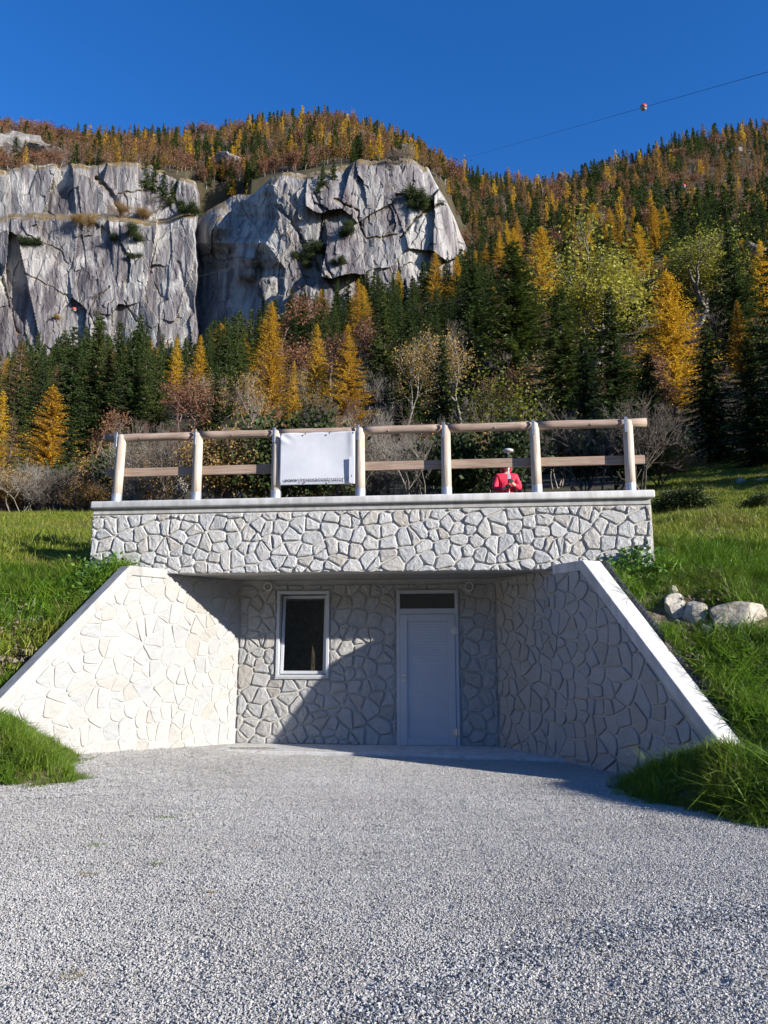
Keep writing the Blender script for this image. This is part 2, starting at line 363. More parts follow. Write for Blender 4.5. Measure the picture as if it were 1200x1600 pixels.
def hill(x, y):
    x = np.asarray(x, float); y = np.maximum(np.asarray(y, float), 1.0); t = x / y
    Z = np.stack([np.interp(t, n[1], n[2]) for n in _nodes])
    k = np.clip(np.searchsorted(_ND, y) - 1, 0, len(_ND) - 2)
    f = np.clip((y - _ND[k]) / (_ND[k + 1] - _ND[k]), -.6, 1)
    z0 = np.take_along_axis(Z, k[None], 0)[0]; z1 = np.take_along_axis(Z, k[None] + 1, 0)[0]
    z = z0 + (z1 - z0) * f
    amp = np.clip((y - 30) / 150, 0, 1)
    return z + amp * (fbm(x / 30, y / 30, 4) * 3.0)
KW = .6; WL = math.hypot(KW, 1)
def wing_uv(side, s, n):
    """wing wall frame: s along the wall from the corner, n outward from the recess"""
    du, dv = (KW / WL) * side, -1 / WL
    nu, nv = (1 / WL) * side, KW / WL
    u0 = 4.25 if side > 0 else 0.0
    return u0 + du * s + nu * n, dv * s + nv * n
def coping_z(s): return np.where(np.asarray(s) < 2.2, 2.73, 2.73 - 1.04 * (np.asarray(s) - 2.2))
class TPS:
    def __init__(s, pts, lam=.03):
        P = np.array(pts, float); s.c = P[:, :2]; n = len(P)
        K = s.k(np.linalg.norm(s.c[:, None] - s.c[None], axis=2)) + np.eye(n) * lam
        Q = np.hstack([np.ones((n, 1)), s.c]); A = np.block([[K, Q], [Q.T, np.zeros((3, 3))]])
        w = np.linalg.solve(A, np.concatenate([P[:, 2], np.zeros(3)])); s.w = w[:n]; s.a = w[n:]
    @staticmethod
    def k(r): return np.where(r > 1e-9, r * r * np.log(np.maximum(r, 1e-9)), 0)
    def __call__(s, x, y):
        x = np.asarray(x, float); sh = x.shape; X = np.stack([x.ravel(), np.asarray(y, float).ravel()], 1); out = np.empty(len(X))
        for i in range(0, len(X), 20000):
            C = X[i:i + 20000]; out[i:i + 20000] = s.k(np.linalg.norm(C[:, None] - s.c[None], axis=2)) @ s.w + s.a[0] + C @ s.a[1:]
        return out.reshape(sh)
def gravel_z(x, y):
    return .13 * np.clip((-np.asarray(x, float) - 1.6) / 2.2, 0, 1.4) * np.clip((np.asarray(y, float) - 5) / 4, 0, 1)
outer = []; inner = []
foot_r = [at_ground(1005, 1215), at_ground(1075, 1262), at_ground(1210, 1292), np.array([4.3, 5.6, 0]), np.array([5.0, 4.2, 0]), np.array([6, 2.5, 0]), np.array([7, 0, 0])]
foot_l = [at_ground(125, 1182, .12), at_ground(100, 1206, .1), at_ground(0, 1222, .1), np.array([-5.4, 7.5, .1]), np.array([-7, 6.6, .1]), np.array([-9, 5.6, .1])]
for q in foot_r[1:]: outer.append((q[0], q[1], -.01)); inner.append((q[0], q[1], -.01))
for q in foot_l[1:]: outer.append((q[0], q[1], q[2] - .02)); inner.append((q[0], q[1], q[2] - .02))
for side in (1, -1):
    for s in (0.3, 1.2, 2.2, 2.9, 3.5, 4.0, 4.4):
        for n, dz in (((.42, -.27 if s < 3.2 else -.04), (.80, -.12 if s < 3.2 else .02)) if side > 0 else ((.26, -.16), (.7, -.06))):
            u, v = wing_uv(side, s, n); q = bw(u, v); outer.append((q[0], q[1], float(coping_z(s)) + dz))
    u, v = wing_uv(side, 4.75, .1); q = bw(u, v); outer.append((q[0], q[1], .22)); inner.append((q[0], q[1], .22))
def W3(px, py, y): q = at(px, py, y); return tuple(q)
outer += [W3(1040, 992, 9.7), W3(1120, 996, 9.6), W3(1200, 1000, 9.5), (6.2, 9.4, 1.35), W3(1045, 935, 10.25), W3(1120, 938, 10.2), W3(1200, 938, 10.1), (6.3, 10.0, 1.9),
          W3(1120, 1060, 9.2), W3(1200, 1080, 8.8), W3(1180, 1150, 8.4), W3(1220, 1200, 7.8), (5.6, 7.2, .72),
          W3(1040, 885, 11.3), W3(1100, 882, 11.4), W3(1200, 880, 11.2), (6.8, 11.2, 2.5), W3(1060, 812, 15.5), W3(1120, 808, 15.5), W3(1200, 803, 15.5), W3(1400, 800, 15.5), W3(1100, 806, 18), W3(1250, 796, 18),
          W3(0, 1012, 10.5), W3(-100, 1020, 10.4), W3(50, 955, 11.0), W3(0, 950, 11.0), W3(-120, 950, 10.9), W3(0, 895, 11.9), W3(60, 890, 12.0), W3(-150, 895, 11.7), W3(105, 882, 12.5), W3(70, 850, 14), W3(-100, 852, 14), W3(0, 826, 18), W3(-200, 826, 18), W3(110, 826, 18)]
for u in (-1.5, 0.5, 2.5, 4.5, 6.0):
    for v in (-.6, 1.0, 3.0): q = bw(u, v); outer.append((q[0], q[1], 3.32 if -.1 < u < 4.6 or v > -.3 else 3.0))
for xx in (-4.0, -2, 0, 2, 3.6): outer.append((xx, 16.5, 3.5))
for px in (-500, -200, 0, 140, 300, 500, 700, 900, 1020, 1200, 1400, 1700):
    x = at(px, 800, 24)[0]; outer.append((x, 23, float(hill(x, 23.)))); outer.append((x * 1.15, 27, float(hill(x * 1.15, 27.))))
outer += [(-14, 9, 2.2), (-14, 12, 3.2), (12, 9, 1.3), (12, 12, 2.5), (9, 6, .7), (12, 5, .4), (9, 9, 1.4), (9, 12, 2.6), (-12, 8, 1.2)]
for side, pts in ((1, ((2.9, -.03), (3.2, .03), (3.6, .14), (4.0, .30), (4.4, .40))), (-1, ((2.77, .13), (3.1, .28), (3.4, .43), (3.9, .72), (4.4, .55)))):
    for s, z in pts: u, v = wing_uv(side, s, -.02); q = bw(u, v); inner.append((q[0], q[1], z))
inner += [W3(1070, 1225, 8.1), W3(1100, 1195, 8.2), W3(1150, 1172, 8.2), W3(1220, 1200, 7.8), W3(40, 1165, 8.85), W3(0, 1150, 9.0), W3(70, 1185, 8.95), W3(20, 1195, 8.6), W3(-80, 1160, 8.7)]
for x in np.arange(-4.5, 5, .75):
    for y in np.arange(3, 12.6, .75):
        xr = np.interp(y, [0, 2.5, 4.2, 5.6, foot_r[2][1], foot_r[1][1], foot_r[0][1], 12.5], [7, 6, 5, 4.3, foot_r[2][0], foot_r[1][0], foot_r[0][0], 2.0])
        xl = np.interp(y, [5.6, 6.6, 7.5, foot_l[2][1], foot_l[1][1], foot_l[0][1], 12.5], [-9, -7, -5.4, foot_l[2][0], foot_l[1][0], foot_l[0][0], -2.2])
        if xl + .45 < x < xr - .45: inner.append((x, y, -.12 + float(gravel_z(x, y))))
inner += [(0, 13.5, -.2), (-8, 3, -.1), (-10, 0, -.1), (7.5, 6, .6), (9, 6, .7), (-7, 8.5, .8), (-12, 8, 1.2)]
T_out = TPS(outer); T_in = TPS(inner)
def inside_recess(x, y, off=.2):
    u, v = to_uv(np.asarray(x, float), np.asarray(y, float))
    lim_r = 4.25 + KW * (-v) + off * WL; lim_l = -KW * (-v) - off * WL
    return (v < .2) & (u < lim_r) & (u > lim_l)
def near_z(x, y):
    x = np.asarray(x, float); y = np.asarray(y, float)
    zi = T_in(x, y); zo = T_out(x, y)
    ins = inside_recess(x, y)
    u, v = to_uv(x, y); wi = ins.astype(float)
    for side in (1, -1):
        du = u - (4.25 if side > 0 else 0.0); s_ = du * (KW / WL) * side - v / WL; n_ = du * side / WL + v * KW / WL
        w_ = np.clip(.5 - (n_ - .1) / (.05 + np.maximum(s_ - 4.55, 0) * 1.4), 0, 1)
        wi = np.where((s_ > 4.6) & (n_ > -2.0), w_, wi)
    z = zi * wi + zo * (1 - wi)
    w = np.clip((y - 22) / 5, 0, 1); w = w * w * (3 - 2 * w)
    z = z * (1 - w) + hill(x, y) * w
    n = fbm(x * 1.1, y * 1.1, 4) * .07 * (1 - w)
    g = np.clip((z - gravel_z(x, y)) / .3, 0, 1)
    return z + n * g
def ground(x, y):
    x = np.atleast_1d(np.asarray(x, float)); y = np.atleast_1d(np.asarray(y, float))
    return np.where(y < 27, near_z(x, np.minimum(y, 27)), hill(x, y))

def hit(px, py, lo=6.0, hi=34.0):
    ys = np.arange(lo, hi, .03); P = np.stack([at(px, py, y) for y in ys]); g = ground(P[:, 0], ys); k = np.argmax(P[:, 2] <= g)
    return P[k] if (P[:, 2] <= g).any() else None

# ------------------------------------------------------------------ setting: ground sheets
def grid_mesh(name, X, Y, Z, mat, smooth=True):
    nr, nc = X.shape; V = np.stack([X, Y, Z], -1).reshape(-1, 3)
    i = np.arange(nr - 1)[:, None] * nc + np.arange(nc - 1)[None]
    F = np.stack([i, i + 1, i + nc + 1, i + nc], -1).reshape(-1, 4)
    me = np_mesh(name, V, [(F, 0)], smooth); me.materials.append(mat); return me
X, Y = np.meshgrid(np.arange(-15, 15.01, .11), np.arange(2.0, 28.01, .11))
bank = link('grass_bank', grid_mesh('grass_bank', X, Y, near_z(X, Y), M['turf'])); tag(bank, kind='structure')
tt = np.concatenate([np.linspace(-1.6, -.56, 60)[:-1], np.linspace(-.56, .56, 480), np.linspace(.56, 1.6, 60)[1:]]); dd = np.concatenate([np.geomspace(25.5, 262, 120)[:-1], np.linspace(262, 313, 70), np.geomspace(315, 650, 50)])
T2, D2 = np.meshgrid(tt, dd); Xh = T2 * D2; Zh = hill(Xh, D2) - np.clip((28 - D2) * .2, 0, 1)
hs = link('hillside', grid_mesh('hillside', Xh, D2, Zh, M['forest_floor'])); tag(hs, kind='structure')
mb = MB(); mb.add([(-900, -900, -.6), (900, -900, -.6), (900, 700, -.6), (-900, 700, -.6)], [(0, 1, 2, 3)])
g = mb.build('ground', M['turf']); tag(g, kind='structure')
X, Y = np.meshgrid(np.arange(-9, 8.01, .15), np.arange(-12, 13.2, .15))
gy = link('gravel_yard', grid_mesh('gravel_yard', X, Y, gravel_z(X, Y) - .012 + .006 * fbm(X * 2, Y * 2, 2), M['gravel_bed'])); tag(gy, kind='structure')

# the other sides of the valley: wooded slopes all round, lower where the sun stands
az = np.linspace(0, 2 * math.pi, 180); rows = [(150, 0), (330, .06), (600, .16), (900, .27)]
el = []
for a in az:
    back = max(0.0, -math.cos(a)); ws = math.exp(-((math.degrees(a) - (180 - SUN_AZ)) / 26) ** 2)
    el.append((.95 - .42 * ws + .15 * fbm(np.array([a * 3.]), np.array([2.]), 3)[0]) * (1 if abs((a + math.pi) % (2 * math.pi) - math.pi) > .95 else 0))
el = np.array(el); Rr = np.array([q[0] for q in rows])[:, None]; Xv = Rr * np.sin(az)[None]; Yv = Rr * np.cos(az)[None]; Zv = -2 + Rr * np.array([q[1] for q in rows])[:, None] * el[None] - (el[None] == 0) * 3
Zv = Zv + 6 * fbm(Xv / 60, Yv / 60, 4) * (el[None] > 0) * (Rr > 200)
vs_ = link('valley_sides', grid_mesh('valley_sides', Xv, Yv, Zv, M['forest_floor'])); tag(vs_, kind='structure')

# ------------------------------------------------------------------ stone walls
def clip_poly(poly, a, b, c):
    """keep a*x+b*y<=c"""
    out = []
    for i in range(len(poly)):
        p = poly[i]; q = poly[(i + 1) % len(poly)]; dp = a * p[0] + b * p[1] - c; dq = a * q[0] + b * q[1] - c
        if dp <= 0: out.append(p)
        if (dp < 0 < dq) or (dq < 0 < dp):
            t = dp / (dp - dq); out.append((p[0] + t * (q[0] - p[0]), p[1] + t * (q[1] - p[1])))
    return out
def area(p): return abs(sum(p[i][0] * p[(i + 1) % len(p)][1] - p[(i + 1) % len(p)][0] * p[i][1] for i in range(len(p)))) / 2 if len(p) > 2 else 0
def centroid(p): return (sum(a for a, b in p) / len(p), sum(b for a, b in p) / len(p))
def stone_cells(region, w, h, rr, jit=.33, holes=()):
    x0 = min(p[0] for p in region); x1 = max(p[0] for p in region); y0 = min(p[1] for p in region); y1 = max(p[1] for p in region)
    seeds = []; ny = max(1, round((y1 - y0) / h)); hh = (y1 - y0) / ny; row_off = [rr.uniform(-.3, .3) for _ in range(ny + 3)]; ph = rr.uniform(0, 6)
    for j in range(-1, ny + 1):
        nx = max(1, round((x1 - x0) / w)); ww = (x1 - x0) / nx
        for i in range(-1, nx + 1):
            if rr.random() < .11: continue
            ox = row_off[j + 1] * ww; gx_ = x0 + (i + .5) * ww + ox; gy_ = y0 + (j + .5) * hh
            seeds.append((gx_ + rr.uniform(-jit, jit) * ww + .10 * math.sin(gy_ * 4.1 + gx_ * 1.3 + ph), gy_ + rr.uniform(-jit, jit) * hh + .09 * math.sin(gx_ * 3.3 + ph)))
            if rr.random() < .12: seeds.append((x0 + (i + 1.0) * ww + ox + rr.uniform(-.1, .1) * ww, y0 + (j + 1.0) * hh + rr.uniform(-.1, .1) * hh))
    S = np.array(seeds); cells = []
    def clip_region(poly):
        n = len(region)
        for i in range(n):
            p = region[i]; q = region[(i + 1) % n]; a = q[1] - p[1]; b = -(q[0] - p[0])
            poly = clip_poly(poly, a, b, a * p[0] + b * p[1])
            if len(poly) < 3: return []
        return poly
    for k, s in enumerate(seeds):
        poly = [(s[0] - 2, s[1] - 2), (s[0] + 2, s[1] - 2), (s[0] + 2, s[1] + 2), (s[0] - 2, s[1] + 2)]
        d = np.hypot(S[:, 0] - s[0], S[:, 1] - s[1]); nb = np.argsort(d)[1:22]
        for m in nb:
            a = S[m][0] - s[0]; b = S[m][1] - s[1]
            poly = clip_poly(poly, a, b, (S[m] @ S[m] - s[0] ** 2 - s[1] ** 2) / 2)
            if len(poly) < 3: break
        poly = clip_region(poly) if len(poly) > 2 else []
        if area(poly) > w * h * .10: cells.append(poly)
    fine = []
    def split(poly, depth):
        a = area(poly)
        if depth > 4: fine.append(poly); return
        cx, cy = centroid(poly); pts = np.array(poly) - [cx, cy]; ew, ev = np.linalg.eigh(pts.T @ pts); ax = ev[:, 1]
        ang = math.atan2(ax[1], ax[0]) + rr.uniform(-.38, .38); A_, B_ = math.cos(ang), math.sin(ang); off = A_ * cx + B_ * cy + rr.uniform(-.14, .14) * math.sqrt(a)
        split(clip_poly(poly, A_, B_, off), depth + 1); split(clip_poly(poly, -A_, -B_, -off), depth + 1)
    for poly in cells:
        if area(poly) > w * h * 1.25 and rr.random() < .55: split(poly, 4)
        else: fine.append(poly)
    cells = []
    for poly in fine:
        for (hx0, hx1, hy0, hy1) in holes:
            if len(poly) < 3: break
            ins = clip_poly(clip_poly(clip_poly(clip_poly(poly, 1, 0, hx1), -1, 0, -hx0), 0, 1, hy1), 0, -1, -hy0)
            if area(ins) > 1e-5:
                opts = [clip_poly(poly, 1, 0, hx0), clip_poly(poly, -1, 0, -hx1), clip_poly(poly, 0, 1, hy0), clip_poly(poly, 0, -1, -hy1)]
                poly = max(opts, key=area)
        if area(poly) > w * h * .045: cells.append(poly)
    return cells
def stone_mesh(poly, fmap, rr, gap, depth, inset=.013, rough=.007):
    """one hewn stone: shrunken polygon with a chipped rim and an uneven face"""
    # shrink every side by gap/2
    n = len(poly); sgn = 1 if sum(poly[i][0] * poly[(i + 1) % n][1] - poly[(i + 1) % n][0] * poly[i][1] for i in range(n)) > 0 else -1
    if sgn < 0: poly = poly[::-1]
    sh = list(poly)
    for i in range(n):
        p = poly[i]; q = poly[(i + 1) % n]; a = q[1] - p[1]; b = -(q[0] - p[0]); L = math.hypot(a, b)
        if L < 1e-6: continue
        a /= L; b /= L; sh = clip_poly(sh, a, b, a * p[0] + b * p[1] - gap * rr.uniform(.35, .75))
        if len(sh) < 3: return None
    # resample the rim
    per = sum(math.dist(sh[i], sh[(i + 1) % len(sh)]) for i in range(len(sh)))
    if per < .12: return None
    step = per / 10; ring = []
    for i in range(len(sh)):
        p = sh[i]; q = sh[(i + 1) % len(sh)]; L = math.dist(p, q)
        if L < .012: continue
        m = max(1, round(L / step)); cut = min(.28, .020 / L)
        for k in range(m):
            f = k / m
            if k == 0: f = cut
            ring.append((p[0] + (q[0] - p[0]) * f, p[1] + (q[1] - p[1]) * f))
        ring.append((p[0] + (q[0] - p[0]) * (1 - cut), p[1] + (q[1] - p[1]) * (1 - cut)))
    ring = [(x + rr.uniform(-1, 1) * .004, y + rr.uniform(-1, 1) * .004) for x, y in ring]
    k = len(ring); cx, cy = centroid(ring); V = []
    tx = rr.uniform(-.12, .12); ty = rr.uniform(-.12, .12); D = depth * rr.uniform(.7, 1.25)
    def dd(x, y, base): return base + (tx * (x - cx) + ty * (y - cy)) * .6
    for x, y in ring: V.append(fmap(x, y, -.03))
    for x, y in ring: V.append(fmap(x, y, dd(x, y, D * .62) + rr.uniform(-.2, .2) * rough))
    for x, y in ring:
        L = math.hypot(x - cx, y - cy); f = max(.3, 1 - inset * rr.uniform(.6, 1.5) / max(L, .01)); xx = cx + (x - cx) * f; yy = cy + (y - cy) * f
        V.append(fmap(xx, yy, dd(xx, yy, D) + rr.uniform(-.5, .5) * rough))
    h = k // 2
    inn = []
    for j in range(0, k, 2):
        x, y = ring[j]; f = rr.uniform(.38, .6); xx = cx + (x - cx) * f; yy = cy + (y - cy) * f
        inn.append(len(V)); V.append(fmap(xx, yy, dd(xx, yy, D) + rr.uniform(-.8, 1.3) * rough))
    c = len(V); V.append(fmap(cx, cy, dd(cx, cy, D) + rr.uniform(-.6, 1.6) * rough))
    F = []
    for r in (0, 1):
        for j in range(k): F.append((r * k + j, r * k + (j + 1) % k, (r + 1) * k + (j + 1) % k, (r + 1) * k + j))
    ni = len(inn)
    for j in range(0, k, 2):
        a = inn[j // 2]; b = inn[(j // 2 + 1) % ni]; o = 2 * k
        p1 = o + j; p2 = o + (j + 1) % k; p3 = o + (j + 2) % k
        if j + 1 < k:
            F.append((p1, p2, a)); F.append((p2, p3 if j + 2 <= k else o, b, a)) if b != a else None
        else: F.append((p1, o, b, a))
        F.append((a, b, c))
    return V, F
def lay_stones(region, w, h, fmap, parent, mat, gap, depth, seed, holes=(), rough=.007, jit=.33, inset=.013):
    rr = random.Random(seed); cnt = 0
    for poly in stone_cells(region, w, h, rr, jit, holes):
        r = stone_mesh(poly, fmap, rr, gap, depth, inset, rough)
        if not r: continue
        me = bpy.data.meshes.new('stone'); me.from_pydata(r[0], [], r[1]); me.materials.append(mat)
        bm = bmesh.new(); bm.from_mesh(me); bmesh.ops.recalc_face_normals(bm, faces=bm.faces); bm.to_mesh(me); bm.free()
        link('stone', me, parent); cnt += 1
    return cnt
FR = dict(loc=tuple(BO), rz=BA)
U0, U1 = -2.03, 6.46
# parapet
par = empty('stone_parapet', FR['loc'], FR['rz']); tag(par, 'long wall of rough grey stones with a concrete coping under the wooden railing', 'parapet wall')
mb = MB(); mb.box(U0, U1, -1.295, -.95, 2.672, 3.605); mb.build('mortar_bed', M['mortar_parapet'], par)
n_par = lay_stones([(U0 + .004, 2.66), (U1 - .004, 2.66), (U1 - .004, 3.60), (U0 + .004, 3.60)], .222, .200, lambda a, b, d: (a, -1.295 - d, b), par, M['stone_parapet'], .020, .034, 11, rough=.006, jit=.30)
mb = MB(); mb.box(U0 + .01, U1 - .01, -1.318, -.93, 3.606, 3.69); mb.build('concrete_band', M['concrete'], par, .006)
mb = MB(); mb.box(U0 - .015, U1 + .05, -1.385, -.88, 3.692, 3.81); mb.build('coping_slab', M['concrete_pale'], par, .028, True, 3)
# wing walls
wings = {}
for side, lab in ((-1, 'sunlit slanted stone wing wall to the left of the window'), (1, 'shaded slanted stone wing wall to the right of the door')):
    wg = empty('wing_wall', FR['loc'], FR['rz']); tag(wg, lab, 'stone wall', 'slanted wing walls beside the entrance'); wings[side] = wg
    P3 = lambda s, z, n, side=side: (*wing_uv(side, s, n), z)
    out = [(-.1, -.4), (4.75, -.4), (4.75, -.02), (2.2, 2.62), (1.56, 2.62), (1.5, 2.672), (-.1, 2.672)]
    mb = MB(); mb.prism(out, lambda s, z: P3(s, z, 0), lambda s, z: P3(s, z, .27 if side > 0 else .19)); mb.build('mortar_bed', M['mortar'], wg)
    reg = [(0.01, -.12), (4.62, -.12), (2.185, 2.585), (1.5, 2.668), (0.01, 2.668)]
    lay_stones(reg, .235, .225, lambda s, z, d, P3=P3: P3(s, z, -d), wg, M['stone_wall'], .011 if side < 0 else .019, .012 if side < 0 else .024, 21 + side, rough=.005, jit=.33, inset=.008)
    # concrete coping bent at the shoulder
    a = math.atan(1.04); th = .14
    top = [(1.53, 2.735), (2.2, 2.735), (4.72, 2.735 - 1.04 * 2.52)]
    sx, sz = -math.sin(a) * th, -math.cos(a) * th
    low = [(4.72 + sx, 2.735 - 1.04 * 2.52 + sz), (2.2 - th * math.tan(a / 2), 2.735 - th), (1.53, 2.735 - th)]
    mb = MB(); mb.prism(top + low, lambda s, z: P3(s, z, -.035), lambda s, z: P3(s, z, .28 if side > 0 else .20))
    mb.build('coping', M['concrete_pale'] if side > 0 else M['concrete'], wg, .012, False, 2)
# building: back wall, ceiling, room
bd = empty('stone_building', FR['loc'], FR['rz']); tag(bd, 'recessed stone entrance front with a narrow window and a grey metal door', 'building')
WIN = (.64, 1.52, 1.08, 2.49); DOOR = (2.63, 3.63, 0.0, 2.49)
mb = MB()
for x0, x1, z0, z1 in ((-.3, WIN[0], -.4, 2.67), (WIN[0], WIN[1], -.4, WIN[2]), (WIN[0], WIN[1], WIN[3], 2.67), (WIN[1], DOOR[0], -.4, 2.67), (DOOR[0], DOOR[1], DOOR[3], 2.67), (DOOR[1], 4.6, -.4, 2.67), (DOOR[0], DOOR[1], -.4, -.001)):
    mb.box(x0, x1, 0, .3, z0, z1)
mb.build('mortar_bed', M['mortar'], bd)
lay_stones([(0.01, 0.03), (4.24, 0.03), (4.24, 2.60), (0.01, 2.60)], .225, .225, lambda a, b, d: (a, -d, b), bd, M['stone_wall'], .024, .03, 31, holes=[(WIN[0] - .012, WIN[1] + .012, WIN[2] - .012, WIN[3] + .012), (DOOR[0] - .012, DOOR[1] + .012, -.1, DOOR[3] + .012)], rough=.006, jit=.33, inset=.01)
mb = MB(); mb.box(-1.2, 5.45, -1.25, .3, 2.674, 2.95); mb.build('ceiling_slab', M['concrete_dark'], bd)
mb = MB(); mb.box(-1.9, 6.3, -.945, 3.2, 2.96, 3.25); mb.build('roof', M['concrete_dark'], bd)
mb = MB(); x0, x1, y0, y1, z0, z1 = -.2, 4.5, .31, 3.2, -.02, 2.66
mb.box(x0, x1, y0, y1, z0 - .1, z0); mb.box(x0, x1, y0, y1, z1 + .002, z1 + .02); mb.box(x0 - .1, x0 - .002, y0, y1, z0, z1); mb.box(x1 + .002, x1 + .1, y0, y1, z0, z1); mb.box(x0, x1, y1 + .002, y1 + .1, z0, z1)
mb.build('room', M['room'], bd)
# window
def ring_frame(mb, x0, x1, z0, z1, w, y0, y1, MM=None):
    mb.box(x0, x0 + w, y0, y1, z0, z1, MM); mb.box(x1 - w, x1, y0, y1, z0, z1, MM); mb.box(x0 + w + .0005, x1 - w - .0005, y0, y1, z1 - w, z1, MM); mb.box(x0 + w + .0005, x1 - w - .0005, y0, y1, z0, z0 + w, MM)
wf = MB(); ring_frame(wf, *WIN, .048, -.05, .12); win = wf.build('window', M['alu'], bd, .004)
sash_m = Matrix.Translation((0, .02, WIN[2] + .06)) @ Matrix.Rotation(R(-4.5), 4, 'X') @ Matrix.Translation((0, 0, -WIN[2] - .06))
mb = MB(); ring_frame(mb, WIN[0] + .06, WIN[1] - .06, WIN[2] + .06, WIN[3] - .06, .05, 0, .055, sash_m); mb.build('sash', M['alu'], win, .004)
mb = MB(); mb.box(WIN[0] + .105, WIN[1] - .105, .02, .03, WIN[2] + .105, WIN[3] - .105, sash_m); mb.build('pane', M['glass'], win)
mb = MB(); mb.box(WIN[0] - .01, WIN[1] + .01, -.056, -.04, WIN[2] - .022, WIN[2] - .002); mb.build('sill', M['concrete'], win, .004)
# door
df = MB(); ring_frame(df, DOOR[0], DOOR[1], DOOR[2] + .02, DOOR[3], .055, -.045, .08); df.box(DOOR[0] + .056, DOOR[1] - .056, -.045, .08, 2.10, 2.19); dfr = df.build('door_frame', M['door'], bd, .004)
mb = MB(); mb.box(DOOR[0] + .054, DOOR[1] - .054, .0, .01, 2.185, 2.44); mb.build('transom_pane', M['glass'], dfr)
mb = MB(); mb.box(DOOR[0] + .054, DOOR[1] - .054, .06, .065, 2.185, 2.44); mb.build('transom_backing', M['room'], dfr)
leaf = MB(); x0, x1, z0, z1 = DOOR[0] + .058, DOOR[1] - .058, .045, 2.096
ring_frame(leaf, x0, x1, z0, z1, .115, -.055, .01); lf = leaf.build('door_leaf', M['door'], bd, .004)
mb = MB(); nsl = 40; a0, a1 = z0 + .116, z1 - .116
for k in range(nsl):
    q0 = a0 + (a1 - a0) * k / nsl; q1 = a0 + (a1 - a0) * (k + 1) / nsl
    mb.add([(x0 + .116, -.030, q0), (x1 - .116, -.030, q0), (x1 - .116, -.0315, q1 - .004), (x0 + .116, -.0315, q1 - .004), (x1 - .116, -.029, q1), (x0 + .116, -.029, q1)], [(0, 1, 2, 3), (3, 2, 4, 5)])
mb.box(x0 + .116, x1 - .116, -.02, 0, a0, a1)
mb.build('ribbed_panel', M['door'], lf)
mb = MB(); hx = x0 + .058; mb.tube([(hx, -.056, 1.13), (hx, -.064, 1.13)], .026, 14); mb.tube([(hx, -.06, 1.13), (hx, -.105, 1.13), (hx + .02, -.115, 1.13), (hx + .125, -.112, 1.128)], .009, 8); mb.build('handle', M['chrome'], lf, smooth=False)
mb = MB(); mb.tube([(hx, -.056, 1.04), (hx, -.063, 1.04)], .024, 14); mb.tube([(hx, -.06, 1.04), (hx, -.072, 1.04)], .009, 8); mb.build('lock', M['chrome'], lf)
for hz in (1.83, .25):
    mb = MB(); mb.tube([(x1 + .006, -.075, hz - .06), (x1 + .006, -.075, hz + .06)], .016, 10); mb.box(x1 - .06, x1 + .004, -.068, -.0555, hz - .045, hz + .045); mb.box(x1 + .01, x1 + .05, -.062, -.046, hz - .045, hz + .045); mb.build('hinge', M['chrome'], lf)
# round pipe ends high on the wall
for px in (420, 733):
    d = FW + np.array([1., 0, 0]) * (px - 600) / FPX + UPV * (800 - 917) / FPX; o = np.array([0, 0, EYE]); tq = ((BO - o) @ BV) / (d @ BV); q = o + d * tq
    uu = float((q - BO) @ BU); zz = float(q[2])
    mb = MB(); n = 28; ro, ri = .072, .058
    for k in range(n):
        a0 = 2 * math.pi * k / n; a1 = 2 * math.pi * (k + 1) / n
        c = [(uu + r * math.cos(a), y, zz + r * math.sin(a)) for a in (a0, a1) for r in (ri, ro) for y in (-.07, 0)]
        mb.add(c, [(0, 2, 6, 4), (2, 3, 7, 6), (0, 4, 5, 1), (1, 5, 7, 3)])
    vr = mb.build('vent_ring', M['plastic'], bd)
    mb = MB(); mb.tube([(uu, -.048, zz), (uu, -.01, zz)], .059, 24); mb.build('cap', M['concrete_dark'], vr)
# concrete apron
mb = MB(); poly = [(0.02, -.01), (4.23, -.01), (4.25 + KW * 1.42 - .005, -1.42), (3.2, -1.12), (1.6, -.98), (0.2, -.92), (-KW * .86 + .005, -.86)]
mb.prism(poly, lambda x, y: (x, y, -.1), lambda x, y: (x, y, .042)); ap = mb.build('concrete_apron', M['concrete_pale'], None, .008)
ap.location = BO; ap.rotation_euler = (0, 0, BA); tag(ap, kind='structure')
# black drainage membranes behind the copings
for side, lab in ((-1, 'black dimpled drainage sheet behind the left sloping coping'), (1, 'black dimpled drainage sheet behind the right sloping coping')):
    ns, nn = 260, 12; S, K = np.meshgrid(np.linspace(1.95, 4.9, ns), np.arange(nn), indexing='ij')
    nofs = (.295 if side > 0 else .215) + K * (.020 if side > 0 else .010) + .02 * fbm(S * 1.5, K * 0 + side, 2); wob = .03 * fbm(S * 2.2, K * 0 + 3, 3)
    zt = np.where(S < 2.2, 2.735, 2.735 - 1.04 * (S - 2.2)) + wob * .5 - (.05 if side < 0 else 0) - np.abs(K - 3) * .012 - (K > 8) * (K - 8) * .04
    dim = .008 * (np.sin(S * 2 * math.pi / .045) * np.sin(K * math.pi / 1.5) > 0)
    a, b = wing_uv(side, S, nofs)
    me = grid_mesh('drainage_membrane', a, b, zt + dim, M['membrane'], False)
    o = link('drainage_membrane', me, None, FR['loc'], FR['rz']); tag(o, lab, 'membrane', 'black drainage sheets beside the wing walls')
    so = o.modifiers.new('thickness', 'SOLIDIFY'); so.thickness = .01

